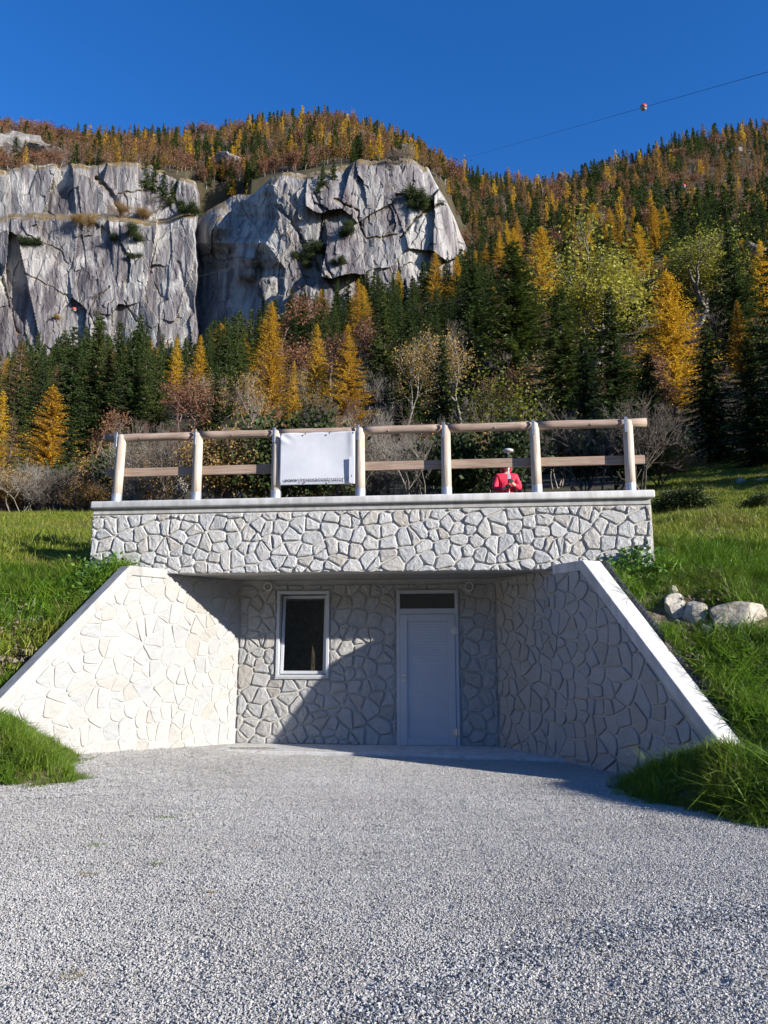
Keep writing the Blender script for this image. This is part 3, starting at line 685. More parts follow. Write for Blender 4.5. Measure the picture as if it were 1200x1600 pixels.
# ------------------------------------------------------------------ railing
rl = empty('wooden_railing', FR['loc'], FR['rz']); tag(rl, 'wooden railing of pale round posts and brown rails standing on the concrete coping', 'railing')
VP = -1.17
def on_v(px, py, v):
    d = FW + np.array([1., 0, 0]) * (px - 600) / FPX + UPV * (800 - py) / FPX; o = np.array([0, 0, EYE]); p0 = BO + BV * v
    q = o + d * (((p0 - o) @ BV) / (d @ BV)); return float((q - BO) @ BU), float(q[2])
posts = [(181, 740, 189), (305.5, 735, 310), (430, 730, 433), (562, 730, 563), (697, 725, 698), (838, 720, 836), (984, 715, 979)]
ZR = on_v(600, 672, VP)[1]
PU = [on_v(p[0] + 1, p[1] + 40, VP)[0] for p in posts]
rr = random.Random(5)
for u in PU:
    lean = rr.uniform(-.012, .012) - (.03 if u < PU[0] + .1 else 0)
    mb = MB(); mb.tube([(u, VP, 3.80), (u - lean * .5, VP, 4.3), (u - lean, VP, ZR - .02), (u - lean, VP, ZR + .015), (u - lean, VP + .005, ZR + .045)], [.077, .075, .073, .070, .04], 16)
    po = mb.build('post', M['post_wood'], rl, 0, True)
    mb = MB(); mb.tube([(u, VP, 3.805), (u, VP, 3.95)], .081, 18, True); mb.box(u - .12, u + .12, VP - .1, VP + .1, 3.811, 3.819); mb.build('sleeve', M['steel'], po, 0)
    mb = MB(); sx = u - .035; mb.box(sx - .022, sx + .022, VP - .092, VP - .084, ZR - .17, ZR + .07); mb.box(sx - .022, sx + .022, VP - .084, VP + .07, ZR + .062, ZR + .070); mb.build('strap', M['strap'], po, .002)
ue = [on_v(165, 690, VP)[0]] + [a + .0 for a in PU[1:-1]] + [on_v(1010, 657, VP)[0]]
for k in range(len(ue) - 1):
    a, b = ue[k] + .004, ue[k + 1] - .004; mm = 7; pts = []; rad = []
    for j in range(mm):
        f = j / (mm - 1); pts.append((a + (b - a) * f, VP + .01 + rr.uniform(-.004, .004), ZR + rr.uniform(-.004, .004))); rad.append(.064 + rr.uniform(-.003, .004))
    mb = MB(); mb.tube(pts, rad, 16); r_ = mb.build('top_rail', M['rail_wood'], rl, 0, False)
    for p_ in r_.data.polygons: p_.use_smooth = len(p_.vertices) == 4
    q = rr.uniform(.3, .7); mb = MB(); c = (a + (b - a) * q); mb.tube([(c, VP + .01, ZR - .02), (c + .005, VP - .058, ZR - .02)], [.02, .016], 8); mb.build('knot', M['board_wood'], r_)
ZM = on_v(940, 720, VP + .11)[1]
be = [on_v(165, 690, VP)[0], on_v(437, 740, VP)[0] + .1, on_v(700, 730, VP)[0], on_v(1010, 717, VP)[0]]
be = [be[0]] + PU[1:-1:1] + [be[-1]]
for k in range(len(be) - 1):
    mb = MB(); mb.box(be[k] + .003, be[k + 1] - .003, VP + .085, VP + .125, ZM - .07 + rr.uniform(-.006, .006), ZM + .07 + rr.uniform(-.006, .006)); mb.build('mid_rail', M['board_wood'], rl, .005)
# banner
ban_u0, ban_z1 = on_v(438, 677, VP - .10); ban_u1, _ = on_v(555, 674, VP - .10); _, ban_z0 = on_v(497, 757, VP - .10)
bn = empty('banner', FR['loc'], FR['rz']); tag(bn, 'blank white vinyl banner with a web address tied to the railing', 'banner')
ns, nt = 50, 36; S, T = np.meshgrid(np.linspace(0, 1, ns), np.linspace(0, 1, nt))
wave = .008 * np.sin(S * 5 + T * 2) + .012 * np.exp(-((S - .05) ** 2 + (T - .9) ** 2) / .01) * np.sin((S + T) * 30) + .014 * np.exp(-((S - .96) ** 2) / .002) * (T > .0) * np.clip(T * 1.2, 0, 1) - .01 * np.sin(T * 3.1)
sag = .012 * (np.abs(np.sin(S * math.pi * 3)) - 1) * (T ** 6)
Bx = ban_u0 + (ban_u1 - ban_u0) * S; Bz = ban_z0 + (ban_z1 - ban_z0) * T + sag; By = VP - .105 - wave
me = grid_mesh('sheet', Bx, By, Bz, M['banner']); sh = link('sheet', me, bn); sh.modifiers.new('thickness', 'SOLIDIFY').thickness = .002
for s in (.02, .34, .66, .98):
    for z in (ban_z1 - .03, ban_z0 + .03):
        mb = MB(); mb.tube([(ban_u0 + (ban_u1 - ban_u0) * s, VP - .122, z), (ban_u0 + (ban_u1 - ban_u0) * s, VP - .128, z)], .012, 10); mb.build('eyelet', M['strap'], bn)
def text_mesh(name, s, size, loc, parent, mat):
    cu = bpy.data.curves.new(name, 'FONT'); cu.body = s; cu.size = size; cu.align_x = 'CENTER'; cu.extrude = .0008
    o = bpy.data.objects.new('tmp', cu); COL.objects.link(o); dg = bpy.context.evaluated_depsgraph_get()
    me = bpy.data.meshes.new_from_object(o.evaluated_get(dg)); bpy.data.objects.remove(o); me.materials.append(mat); me.name = name
    q = link(name, me, parent); q.location = loc; q.rotation_euler = (R(90), 0, 0); return q
text_mesh('lettering', 'www.jmoscacostruzioni.it', .10, ((ban_u0 + ban_u1) / 2 + .02, VP - .124, ban_z0 + .045), bn, M['ink'])
text_mesh('numeral', '1', .05, (ban_u1 - .045, VP - .136, ban_z0 + .10), bn, M['ink'])
mb = MB(); mb.box(ban_u1 - .085, ban_u1 - .008, VP - .1335, VP - .132, ban_z0 + .01, ban_z0 + .42); mb.build('printed_strip', M['strip'], bn)

# ------------------------------------------------------------------ cliffs (relief at its own distance)
def poly_dist(X, Y, pts):
    d = np.full(X.shape, 1e9)
    for (a, b), (c, e) in zip(pts[:-1], pts[1:]):
        vx, vy = c - a, e - b; L = vx * vx + vy * vy; t = np.clip(((X - a) * vx + (Y - b) * vy) / L, 0, 1)
        d = np.minimum(d, np.hypot(X - a - t * vx, Y - b - t * vy))
    return d
def facets(X, Y, sx, sy, amp, slope, seed, warp=.35):
    r = np.random.default_rng(seed)
    gx = X / sx + warp * fbm(X / sx * 1.3 + seed, Y / sy * 1.3, 3); gy = Y / sy + warp * fbm(X / sx * 1.3 + 40, Y / sy * 1.3 + seed, 3)
    ix = np.floor(gx).astype(int); iy = np.floor(gy).astype(int)
    N = 64; jx = r.random((N, N)); jy = r.random((N, N)); of = r.normal(size=(N, N)); g1 = r.normal(size=(N, N)); g2 = r.normal(size=(N, N))
    best = np.full(X.shape, 1e9); out = np.zeros(X.shape)
    for a in (-1, 0, 1):
        for b in (-1, 0, 1):
            cx = (ix + a) % N; cy = (iy + b) % N; px = ix + a + jx[cx, cy]; py = iy + b + jy[cx, cy]
            d = (gx - px) ** 2 + (gy - py) ** 2; v = of[cx, cy] * amp + ((gx - px) * g1[cx, cy] + (gy - py) * g2[cx, cy]) * slope
            m = d < best; best = np.where(m, d, best); out = np.where(m, v, out)
    return out
def cliff_mesh(name, px0, px1, ytop, ybot, depth, step=1.15, wrap=None):
    pxs = np.arange(px0, px1 + step, step); rows = int((max(np.interp(pxs, *ybot)) - min(np.interp(pxs, *ytop))) / step)
    yt = np.interp(pxs, *ytop) + 5 * fbm(pxs / 14, pxs * 0 + px0, 4) + 3 * (fbm(pxs / 40, pxs * 0 + 9, 2)); yb = np.interp(pxs, *ybot)
    f = np.linspace(0, 1, rows)[:, None]; PX = np.broadcast_to(pxs[None], (rows, len(pxs))); PY = yt[None] + (yb - yt)[None] * f
    if name == 'cliff': PX = PX + np.clip((PX - 270) / 37, 0, 1) * (7 * fbm(PY / 40, PY * 0 + 2, 4) + 3)
    D = depth(PX, PY)
    tiny = PY < yt[None] + 10; D = D + np.where(tiny, (1 - (PY - yt[None]) / 10) ** 2 * 5, 0)
    if wrap == 'right':
        e = np.clip((pxs[None] - (px1 - 5)) / 5, 0, 1); D = D + e ** 1.5 * 26
    def toXYZ(PX, PY, D):
        dx = (PX - 600) / FPX; dy = FW[1] + UPV[1] * (800 - PY) / FPX; dz = FW[2] + UPV[2] * (800 - PY) / FPX
        t = D / dy; return dx * t, D, EYE + dz * t
    x, y, z = toXYZ(PX, PY, D)
    # cap running back into the hill
    caps = []
    for k, (dy_, dz_) in enumerate(((16, 3.0), (7, 1.2))):
        caps.append((x[0] * (1 + dy_ / y[0]), y[0] + dy_, z[0] + dz_ + 1.0 * fbm(x[0] / 4, x[0] * 0 + k, 3)))
    cx = np.stack([c[0] for c in caps]); cy = np.stack([c[1] for c in caps]); cz = np.stack([c[2] for c in caps])
    X_ = np.vstack([cx, x]); Y_ = np.vstack([cy, y]); Z_ = np.vstack([cz, z])
    o = link(name, grid_mesh(name, X_, Y_, Z_, M['cliff'], False)); return o
def depth_left(PX, PY):
    D = 278 + 0 * PX
    led = 345 + .10 * (PX - 100) * np.where(PX > 210, 0, 0) + 14 * fbm(PX / 60, PX * 0 + 4, 3)      # upper ledge
    led = np.where(PX > 200, led - (PX - 200) * .10, led)
    D = D + 9 * (1 / (1 + np.exp((PY - led) / 1.6)))                     # upper tier set back
    D = D - (PY - 255) * .022
    D = D + facets(PX, PY, 56, 120, 1.0, 2.2, 3, .15) + facets(PX, PY, 19, 60, .22, .5, 5, .2) + facets(PX, PY, 7, 20, .09, .18, 8)
    D = D + .28 * fbm(PX / 15, PY / 80, 4) + .14 * fbm(PX / 3.5, PY / 12, 3)
    for pts, w, h in (([(150, 278), (170, 300), (188, 330)], 6, 7), ([(40, 428), (75, 445), (105, 462), (125, 488)], 1.6, 2.4), ([(138, 490), (150, 462), (170, 448)], 2.2, 3), ([(138, 490), (158, 522)], 1.6, 3),
                      ([(193, 470), (212, 500), (236, 540)], 1.6, 3), ([(185, 302), (234, 297)], 1.2, 3), ([(0, 420), (12, 470), (28, 520)], 3, 5), ([(278, 410), (290, 450), (306, 500)], 5, 3), ([(142, 380), (152, 440), (148, 520)], 7, 2.0),
                      ([(70, 380), (95, 392), (105, 412)], 1.4, 3), ([(240, 440), (252, 462)], 1.2, 2.5), ([(225, 450), (230, 475)], 1, 2)):
        d = poly_dist(PX + 3.5 * fbm(PX / 9, PY / 9, 3), PY + 3.5 * fbm(PX / 9 + 7, PY / 9, 3), pts); ww = w * .62 * (1 + .7 * fbm(PX / 12 + 3, PY / 12, 2)); D = D + h * .30 * np.exp(-(d / ww) ** 2)
    return D
def depth_right(PX, PY):
    ridge = np.interp(PY, [240, 290, 340, 380, 420, 470, 520], [455, 430, 440, 415, 445, 440, 430])
    s = ridge + 7 * fbm(PY / 24, PY * 0 + 1, 3) - PX
    D = 258 + np.where(s > 0, .38 * np.minimum(s, 65) + .19 * np.maximum(s - 65, 0), 0)
    D = D + np.clip(PX - 640, 0, 200) * .10 + np.clip(PX - 700, 0, 50) * .45      # turns away on the right
    D = D - np.clip(PX - 455, 0, 160) * .018
    # nose high on the left
    nose = np.exp(-(((PX - 338) / 22) ** 2 + ((PY - 352 + (PX - 338) * .3) / 26) ** 2)); D = D - 12 * nose
    D = D + np.where(PY < 300, (300 - PY) * .06, 0) - (PY - 300) * .02
    ins = np.clip(1 - s / 30, .28, 1)
    D = D + ins * (facets(PX, PY, 62, 80, 1.4, 3.0, 13, .15) + facets(PX, PY, 24, 54, .3, .7, 15, .2)) + facets(PX, PY, 8, 18, .10, .2, 18)
    D = D + .35 * fbm(PX / 16 + (PY / 60), PY / 70, 4) + .16 * fbm(PX / 3.5, PY / 12, 3)
    for pts, w, h in (([(625, 372), (640, 352), (665, 330), (690, 318)], 2.4, 6), ([(560, 350), (572, 372), (620, 368)], 2.0, 3.5), ([(490, 300), (505, 330), (500, 380), (520, 440)], 3, 4), ([(520, 310), (560, 330), (562, 350)], 2.4, 4),
                      ([(470, 370), (500, 420), (540, 480)], 3, 4), ([(640, 290), (652, 330), (648, 360)], 5, 3), ([(430, 320), (460, 350), (480, 400), (500, 420)], 4, 4)):
        d = poly_dist(PX + 3.5 * fbm(PX / 9, PY / 9, 3), PY + 3.5 * fbm(PX / 9 + 7, PY / 9, 3), pts); ww = w * .62 * (1 + .7 * fbm(PX / 12 + 3, PY / 12, 2)); D = D + h * .30 * np.exp(-(d / ww) ** 2)
    # fallen block at the foot of the dark face
    D = D - 9 * np.exp(-(((PX - 385) / 16) ** 4 + ((PY - 415) / 24) ** 4))
    return D
YT_L = ([-140, 0, 60, 150, 180, 235, 262, 300, 320], [262, 264, 258, 256, 254, 258, 268, 280, 300])
YB_L = ([-140, 320], [640, 640])
YT_R = ([290, 315, 335, 360, 400, 425, 445, 480, 520, 560, 600, 640, 668, 690, 710, 728, 740], [350, 332, 322, 308, 300, 278, 270, 272, 262, 252, 246, 250, 262, 300, 340, 384, 392])
YB_R = ([290, 740], [560, 520])
o = cliff_mesh('cliff', -140, 307, YT_L, YB_L, depth_left, wrap='right'); tag(o, kind='structure')
o = cliff_mesh('cliff_buttress', 288, 732, YT_R, YB_R, depth_right, wrap='right'); tag(o, kind='structure')

# ------------------------------------------------------------------ tree prototypes
def diamonds(p, d, side, L, W):
    """one leaf-shaped quad per row"""
    L = L[:, None]; W = W[:, None]; m = p + d * L * .45
    V = np.stack([p, m + side * W * .5, p + d * L, m - side * W * .5], 1).reshape(-1, 3)
    F = np.arange(len(p) * 4).reshape(-1, 4); return V, F
def unit(v): return v / np.maximum(np.linalg.norm(v, axis=-1, keepdims=True), 1e-9)
def tube_np(segs, n=4):
    """segs: list of (p0,p1,r0,r1)"""
    P0 = np.array([s[0] for s in segs], float); P1 = np.array([s[1] for s in segs], float); r0 = np.array([s[2] for s in segs]); r1 = np.array([s[3] for s in segs])
    d = unit(P1 - P0); ref = np.where(np.abs(d[:, 2:3]) > .9, np.array([[1., 0, 0]]), np.array([[0, 0, 1.]])); a = unit(np.cross(d, ref)); b = np.cross(d, a)
    k = np.arange(n) * 2 * math.pi / n
    ring = a[:, None] * np.cos(k)[None, :, None] + b[:, None] * np.sin(k)[None, :, None]
    V = np.concatenate([P0[:, None] + ring * r0[:, None, None], P1[:, None] + ring * r1[:, None, None]], 1).reshape(-1, 3)
    base = np.arange(len(segs))[:, None, None] * 2 * n; i = np.arange(n)
    F = base + np.stack([i, (i + 1) % n, (i + 1) % n + n, i + n], -1)[None]
    return V, F.reshape(-1, 4)
def conifer(h, rad, seed, whorl=.33, nb=6, per=.14, sprig=.34, sw=.085, droop=.35, up=.0, bare=.06, fluff=0.0, power=.85, thin=1.0, low_thin=0.0, spr=2):
    r = np.random.default_rng(seed); zs = []; z = h * bare
    while z < h * .985: zs.append(z); z += whorl * r.uniform(.7, 1.3) * (1 - .45 * z / h)
    P = []; Dn = []; Ln = []; segs = [((0, 0, 0), (0, 0, h * .5), h * .014 + .03, h * .008 + .02), ((0, 0, h * .5), (0, 0, h * .97), h * .008 + .02, .012)]
    for z in zs:
        q = z / h; n = max(3, int(nb * (1 - .3 * q) + r.uniform(-1, 1)))
        lob = r.uniform(.82, 1.15)
        for k in range(n):
            az = r.uniform(0, 2 * math.pi); L = rad * (1 - q) ** power * lob * r.uniform(.6, 1.18) + .12
            if q < bare + .07: L *= r.uniform(.5, .95)
            o = np.array([math.cos(az), math.sin(az), 0]); sd = np.array([-o[1], o[0], 0])
            m = max(2, int(L / per)); tt_ = (np.arange(m) + r.random(m)) / m
            dr = droop * r.uniform(.6, 1.4) * (1.1 - q)
            pts = o[None] * (L * tt_)[:, None]; pts[:, 2] = z + L * (up * tt_ - dr * tt_ + dr * .55 * tt_ ** 3)
            keep = r.random(m) < thin * (1 - low_thin * (1 - q) ** 2 * r.uniform(.5, 1)); pts = pts[keep]; tk = tt_[keep]
            if L > .5: segs.append(((0, 0, z), tuple(o * L * .75 + np.array([0, 0, z + L * .75 * (up - dr * .75)])), .012 + L * .008, .004))
            for sg in (-1, 1, 0)[:spr + 1]:
                dv = o[None] * r.uniform(.35, .9, (len(pts), 1)) + sd[None] * sg * r.uniform(.5, 1.1, (len(pts), 1)) + np.array([[0, 0, -1.]]) * r.uniform(.1, .75, (len(pts), 1)) * (1 - fluff)
                dv += r.normal(size=(len(pts), 3)) * (.12 + fluff * .55)
                P.append(pts); Dn.append(unit(dv)); Ln.append(sprig * r.uniform(.55, 1.2, len(pts)) * (1 - .45 * tk) * (.55 + .45 * (1 - q)))
    top = 14; P.append(np.stack([np.zeros(top), np.zeros(top), h * np.linspace(.93, 1.0, top)], 1)); dv = r.normal(size=(top, 3)); dv[:, 2] = .8; Dn.append(unit(dv)); Ln.append(np.full(top, .16) * sprig / .34)
    P = np.concatenate(P); Dn = np.concatenate(Dn); Ln = np.concatenate(Ln)
    side = unit(np.cross(Dn, r.normal(size=P.shape) * .5 + np.array([[0, 0, 1.]])))
    V, F = diamonds(P, Dn, side, Ln, sw * r.uniform(.6, 1.3, len(P)) * (Ln / sprig + .4))
    return (V, F), tube_np(segs, 5)
def broad(h, seed, spread=.5, levels=5, split=(2, 4), leafn=0, leaf=.12, trunk=.12, first=.25, leaf_levels=2, shrink=.74, upb=.25, leafspread=.3, stems=1, leafz=0):
    r = np.random.default_rng(seed); segs = []; LP = []
    def grow(p, d, L, rad, lv):
        q = p; k = 3 if lv < 2 else 2
        for j in range(k):
            d = unit(d + r.normal(size=3) * .13 + np.array([0, 0, upb * .25])); q2 = q + d * L / k; r2 = rad * (1 - .3 * (j + 1) / k)
            segs.append((tuple(q), tuple(q2), max(rad * (1 - .3 * j / k), .005), max(r2, .004)))
            if lv >= levels - leaf_levels and leafn:
                LP.append(q2 + r.normal(size=(leafn, 3)) * leafspread)
            if lv > 0 and j < k - 1 and lv < levels and r.random() < .8:
                dd_ = unit(d + r.normal(size=3) * spread * 1.3 + np.array([0, 0, upb])); grow(q2, dd_, L * shrink * r.uniform(.6, .9), r2 * .5, lv + 1)
            q = q2
        if lv < levels:
            for _ in range(r.integers(*split)):
                dd_ = unit(d + r.normal(size=3) * spread + np.array([0, 0, upb])); grow(q, dd_, L * shrink * r.uniform(.75, 1.15), rad * .62, lv + 1)
    for s in range(stems):
        d0 = unit(np.array([0, 0, 1.]) + (r.normal(size=3) * (.35 if stems > 1 else .05))); grow(np.array([0., 0, -.1]) + (r.normal(size=3) * [.25, .25, 0] if stems > 1 else 0), d0, h * first, trunk * h / 8, 0)
    Vt = tube_np(segs, 3 if stems > 1 else 4); zmax = Vt[0][:, 2].max(); sc = h / zmax
    Vt = (Vt[0] * sc, Vt[1])
    if leafn:
        P = np.concatenate(LP) * sc; 
        if leafz: P = P[P[:, 2] > leafz * h * r.uniform(.6, 1.3, len(P))]
        Dn = unit(r.normal(size=P.shape)); side = unit(np.cross(Dn, r.normal(size=P.shape)))
        Lf = diamonds(P, Dn, side, leaf * r.uniform(.6, 1.4, len(P)), leaf * .8 * r.uniform(.6, 1.2, len(P)))
    else: Lf = (np.zeros((0, 3)), np.zeros((0, 4), int))
    return Lf, Vt
def proto(kind, gen, leafmat, barkmat):
    (LV, LF), (TV, TF) = gen
    tr = np_mesh(kind + ' trunk', TV, [(TF, 0)], True); tr.materials.append(M[barkmat])
    cr = None
    if len(LV): cr = np_mesh(kind + ' crown', LV, [(LF, 0)]); cr.materials.append(M[leafmat])
    if len(LV):
        al = np_mesh(kind + ' whole', np.vstack([TV, LV]), [(TF, 0), (LF + len(TV), 1)]); al.materials.append(M[barkmat]); al.materials.append(M[leafmat])
    else: al = tr
    return dict(trunk=tr, crown=cr, whole=al, h=float(max(TV[:, 2].max(), LV[:, 2].max() if len(LV) else 0)))
PR = {}
PR['spruce'] = [proto('spruce', conifer(15, 3.3, 100 + k, .29, 8, .13, .46, .12, droop=dr, power=pw), 'spruce', 'bark') for k, (rad_, dr, pw) in enumerate(((1, .35, .85), (1, .5, .75), (1, .28, .95), (1, .42, .8)))]
PR['spruce_far'] = [proto('far spruce', conifer(12, rd, 120 + k, .62, 6, .36, .95, .36, droop=.35, spr=2), 'spruce', 'bark') for k, rd in enumerate((2.3, 2.7, 2.0, 2.9))]
PR['larch'] = [proto('larch', conifer(14, rd, 140 + k, .24, 9, .12, .34, .11, droop=.12, up=.12, fluff=.7, power=pw, low_thin=lt), 'larch', 'bark_grey') for k, (rd, pw, lt) in enumerate(((3.6, .75, .45), (3.1, .8, .25), (3.9, .65, .6)))]
PR['larch_dull'] = [proto('dull larch', conifer(13, rd, 150 + k, .3, 8, .15, .34, .10, droop=.12, up=.12, fluff=.7, power=.7, low_thin=.7, thin=.75, bare=.2), 'larch_dull', 'bark_grey') for k, rd in enumerate((3.0, 2.6))]
PR['larch_far'] = [proto('far larch', conifer(11, rd, 160 + k, .55, 6, .36, .8, .36, droop=.1, up=.1, fluff=.8, power=.6, bare=.25, spr=1, thin=.8), 'larch_dull' if k else 'larch', 'bark_grey') for k, rd in enumerate((2.2, 2.6, 1.9, 2.9))]
PR['beech'] = [proto('beech', broad(9, 170 + k, .5, 5, (2, 4), 3, .20, .12, .24, 2, leafspread=.28, leafz=.3), 'beech', 'bark_red') for k in range(2)]
PR['beech_far'] = [proto('far beech', broad(9, 180 + k, .55, 3, (2, 4), 9, .55, .12, .3, 2, leafspread=.7, leafz=.3), 'beech', 'bark_pale') for k in range(3)]
PR['bare'] = [proto('bare tree', broad(8, 190 + k, .42, 6, (2, 4), 0, .1, .07, .24), 'birch', b) for k, b in enumerate(('bark_grey', 'bark_pale', 'bark_grey', 'bark_red'))]
PR['bare_far'] = [proto('far bare tree', broad(9, 200 + k, .5, 4, (2, 4), 1, .3, .10, .3, 1, leafspread=.5), 'beech', b) for k, b in enumerate(('bark_pale', 'bark_grey'))]
PR['birch'] = [proto('birch', broad(9, 210 + k, .38, 5, (2, 4), 2, .16, .09, .26, 2, leafspread=.25, leafz=.25), 'birch', 'bark_pale') for k in range(2)]
PR['willow'] = [proto('willow', broad(9, 220 + k, .50, 6, (2, 4), 4, .14, .10, .2, 1, leafspread=.28, leafz=.5), 'willow', 'bark_pale') for k in range(2)]
PR['maple'] = [proto('maple', broad(8, 230, .6, 5, (2, 4), 7, .17, .12, .16, 3, leafspread=.38, upb=.12), 'maple', 'bark')]
PR['shrub'] = [proto('shrub', broad(3.2, 240 + k, .5, 5, (2, 4), (0, 1, 0)[k % 3], .08, .10, .3, 2, stems=5, leafspread=.2), ('birch', 'birch', 'beech')[k % 3], ('bark_grey', 'bark_red', 'bark_pale')[k % 3]) for k in range(4)]
PR['bush'] = [proto('bush', broad(2.2, 250 + k, .6, 4, (2, 4), 5, .12, .10, .3, 3, stems=4, leafspread=.2), 'evergreen', 'bark') for k in range(2)]

def split_tree(name, kind, x, y, z, h, label, group=None, cat='tree', variant=None, sx=1.0, rz=None):
    ps = PR[kind]; p = ps[random.randrange(len(ps)) if variant is None else variant % len(ps)]
    s = h / p['h']; r = empty(name, (x, y, z), random.uniform(0, 6.28) if rz is None else rz); r.scale = (s * sx, s * sx, s)
    link('trunk' if name != 'shrub' else 'stem', p['trunk'], r)
    if p['crown']: link('crown', p['crown'], r)
    tag(r, label, cat, group); return r
def whole_tree(name, p, x, y, z, h, sx, label, group, cat='tree'):
    o = link(name, p['whole'], None, (x, y, z), random.uniform(0, 6.28)); s = h / p['h']; o.scale = (s * sx, s * sx, s)
    tag(o, label, cat, group); return o

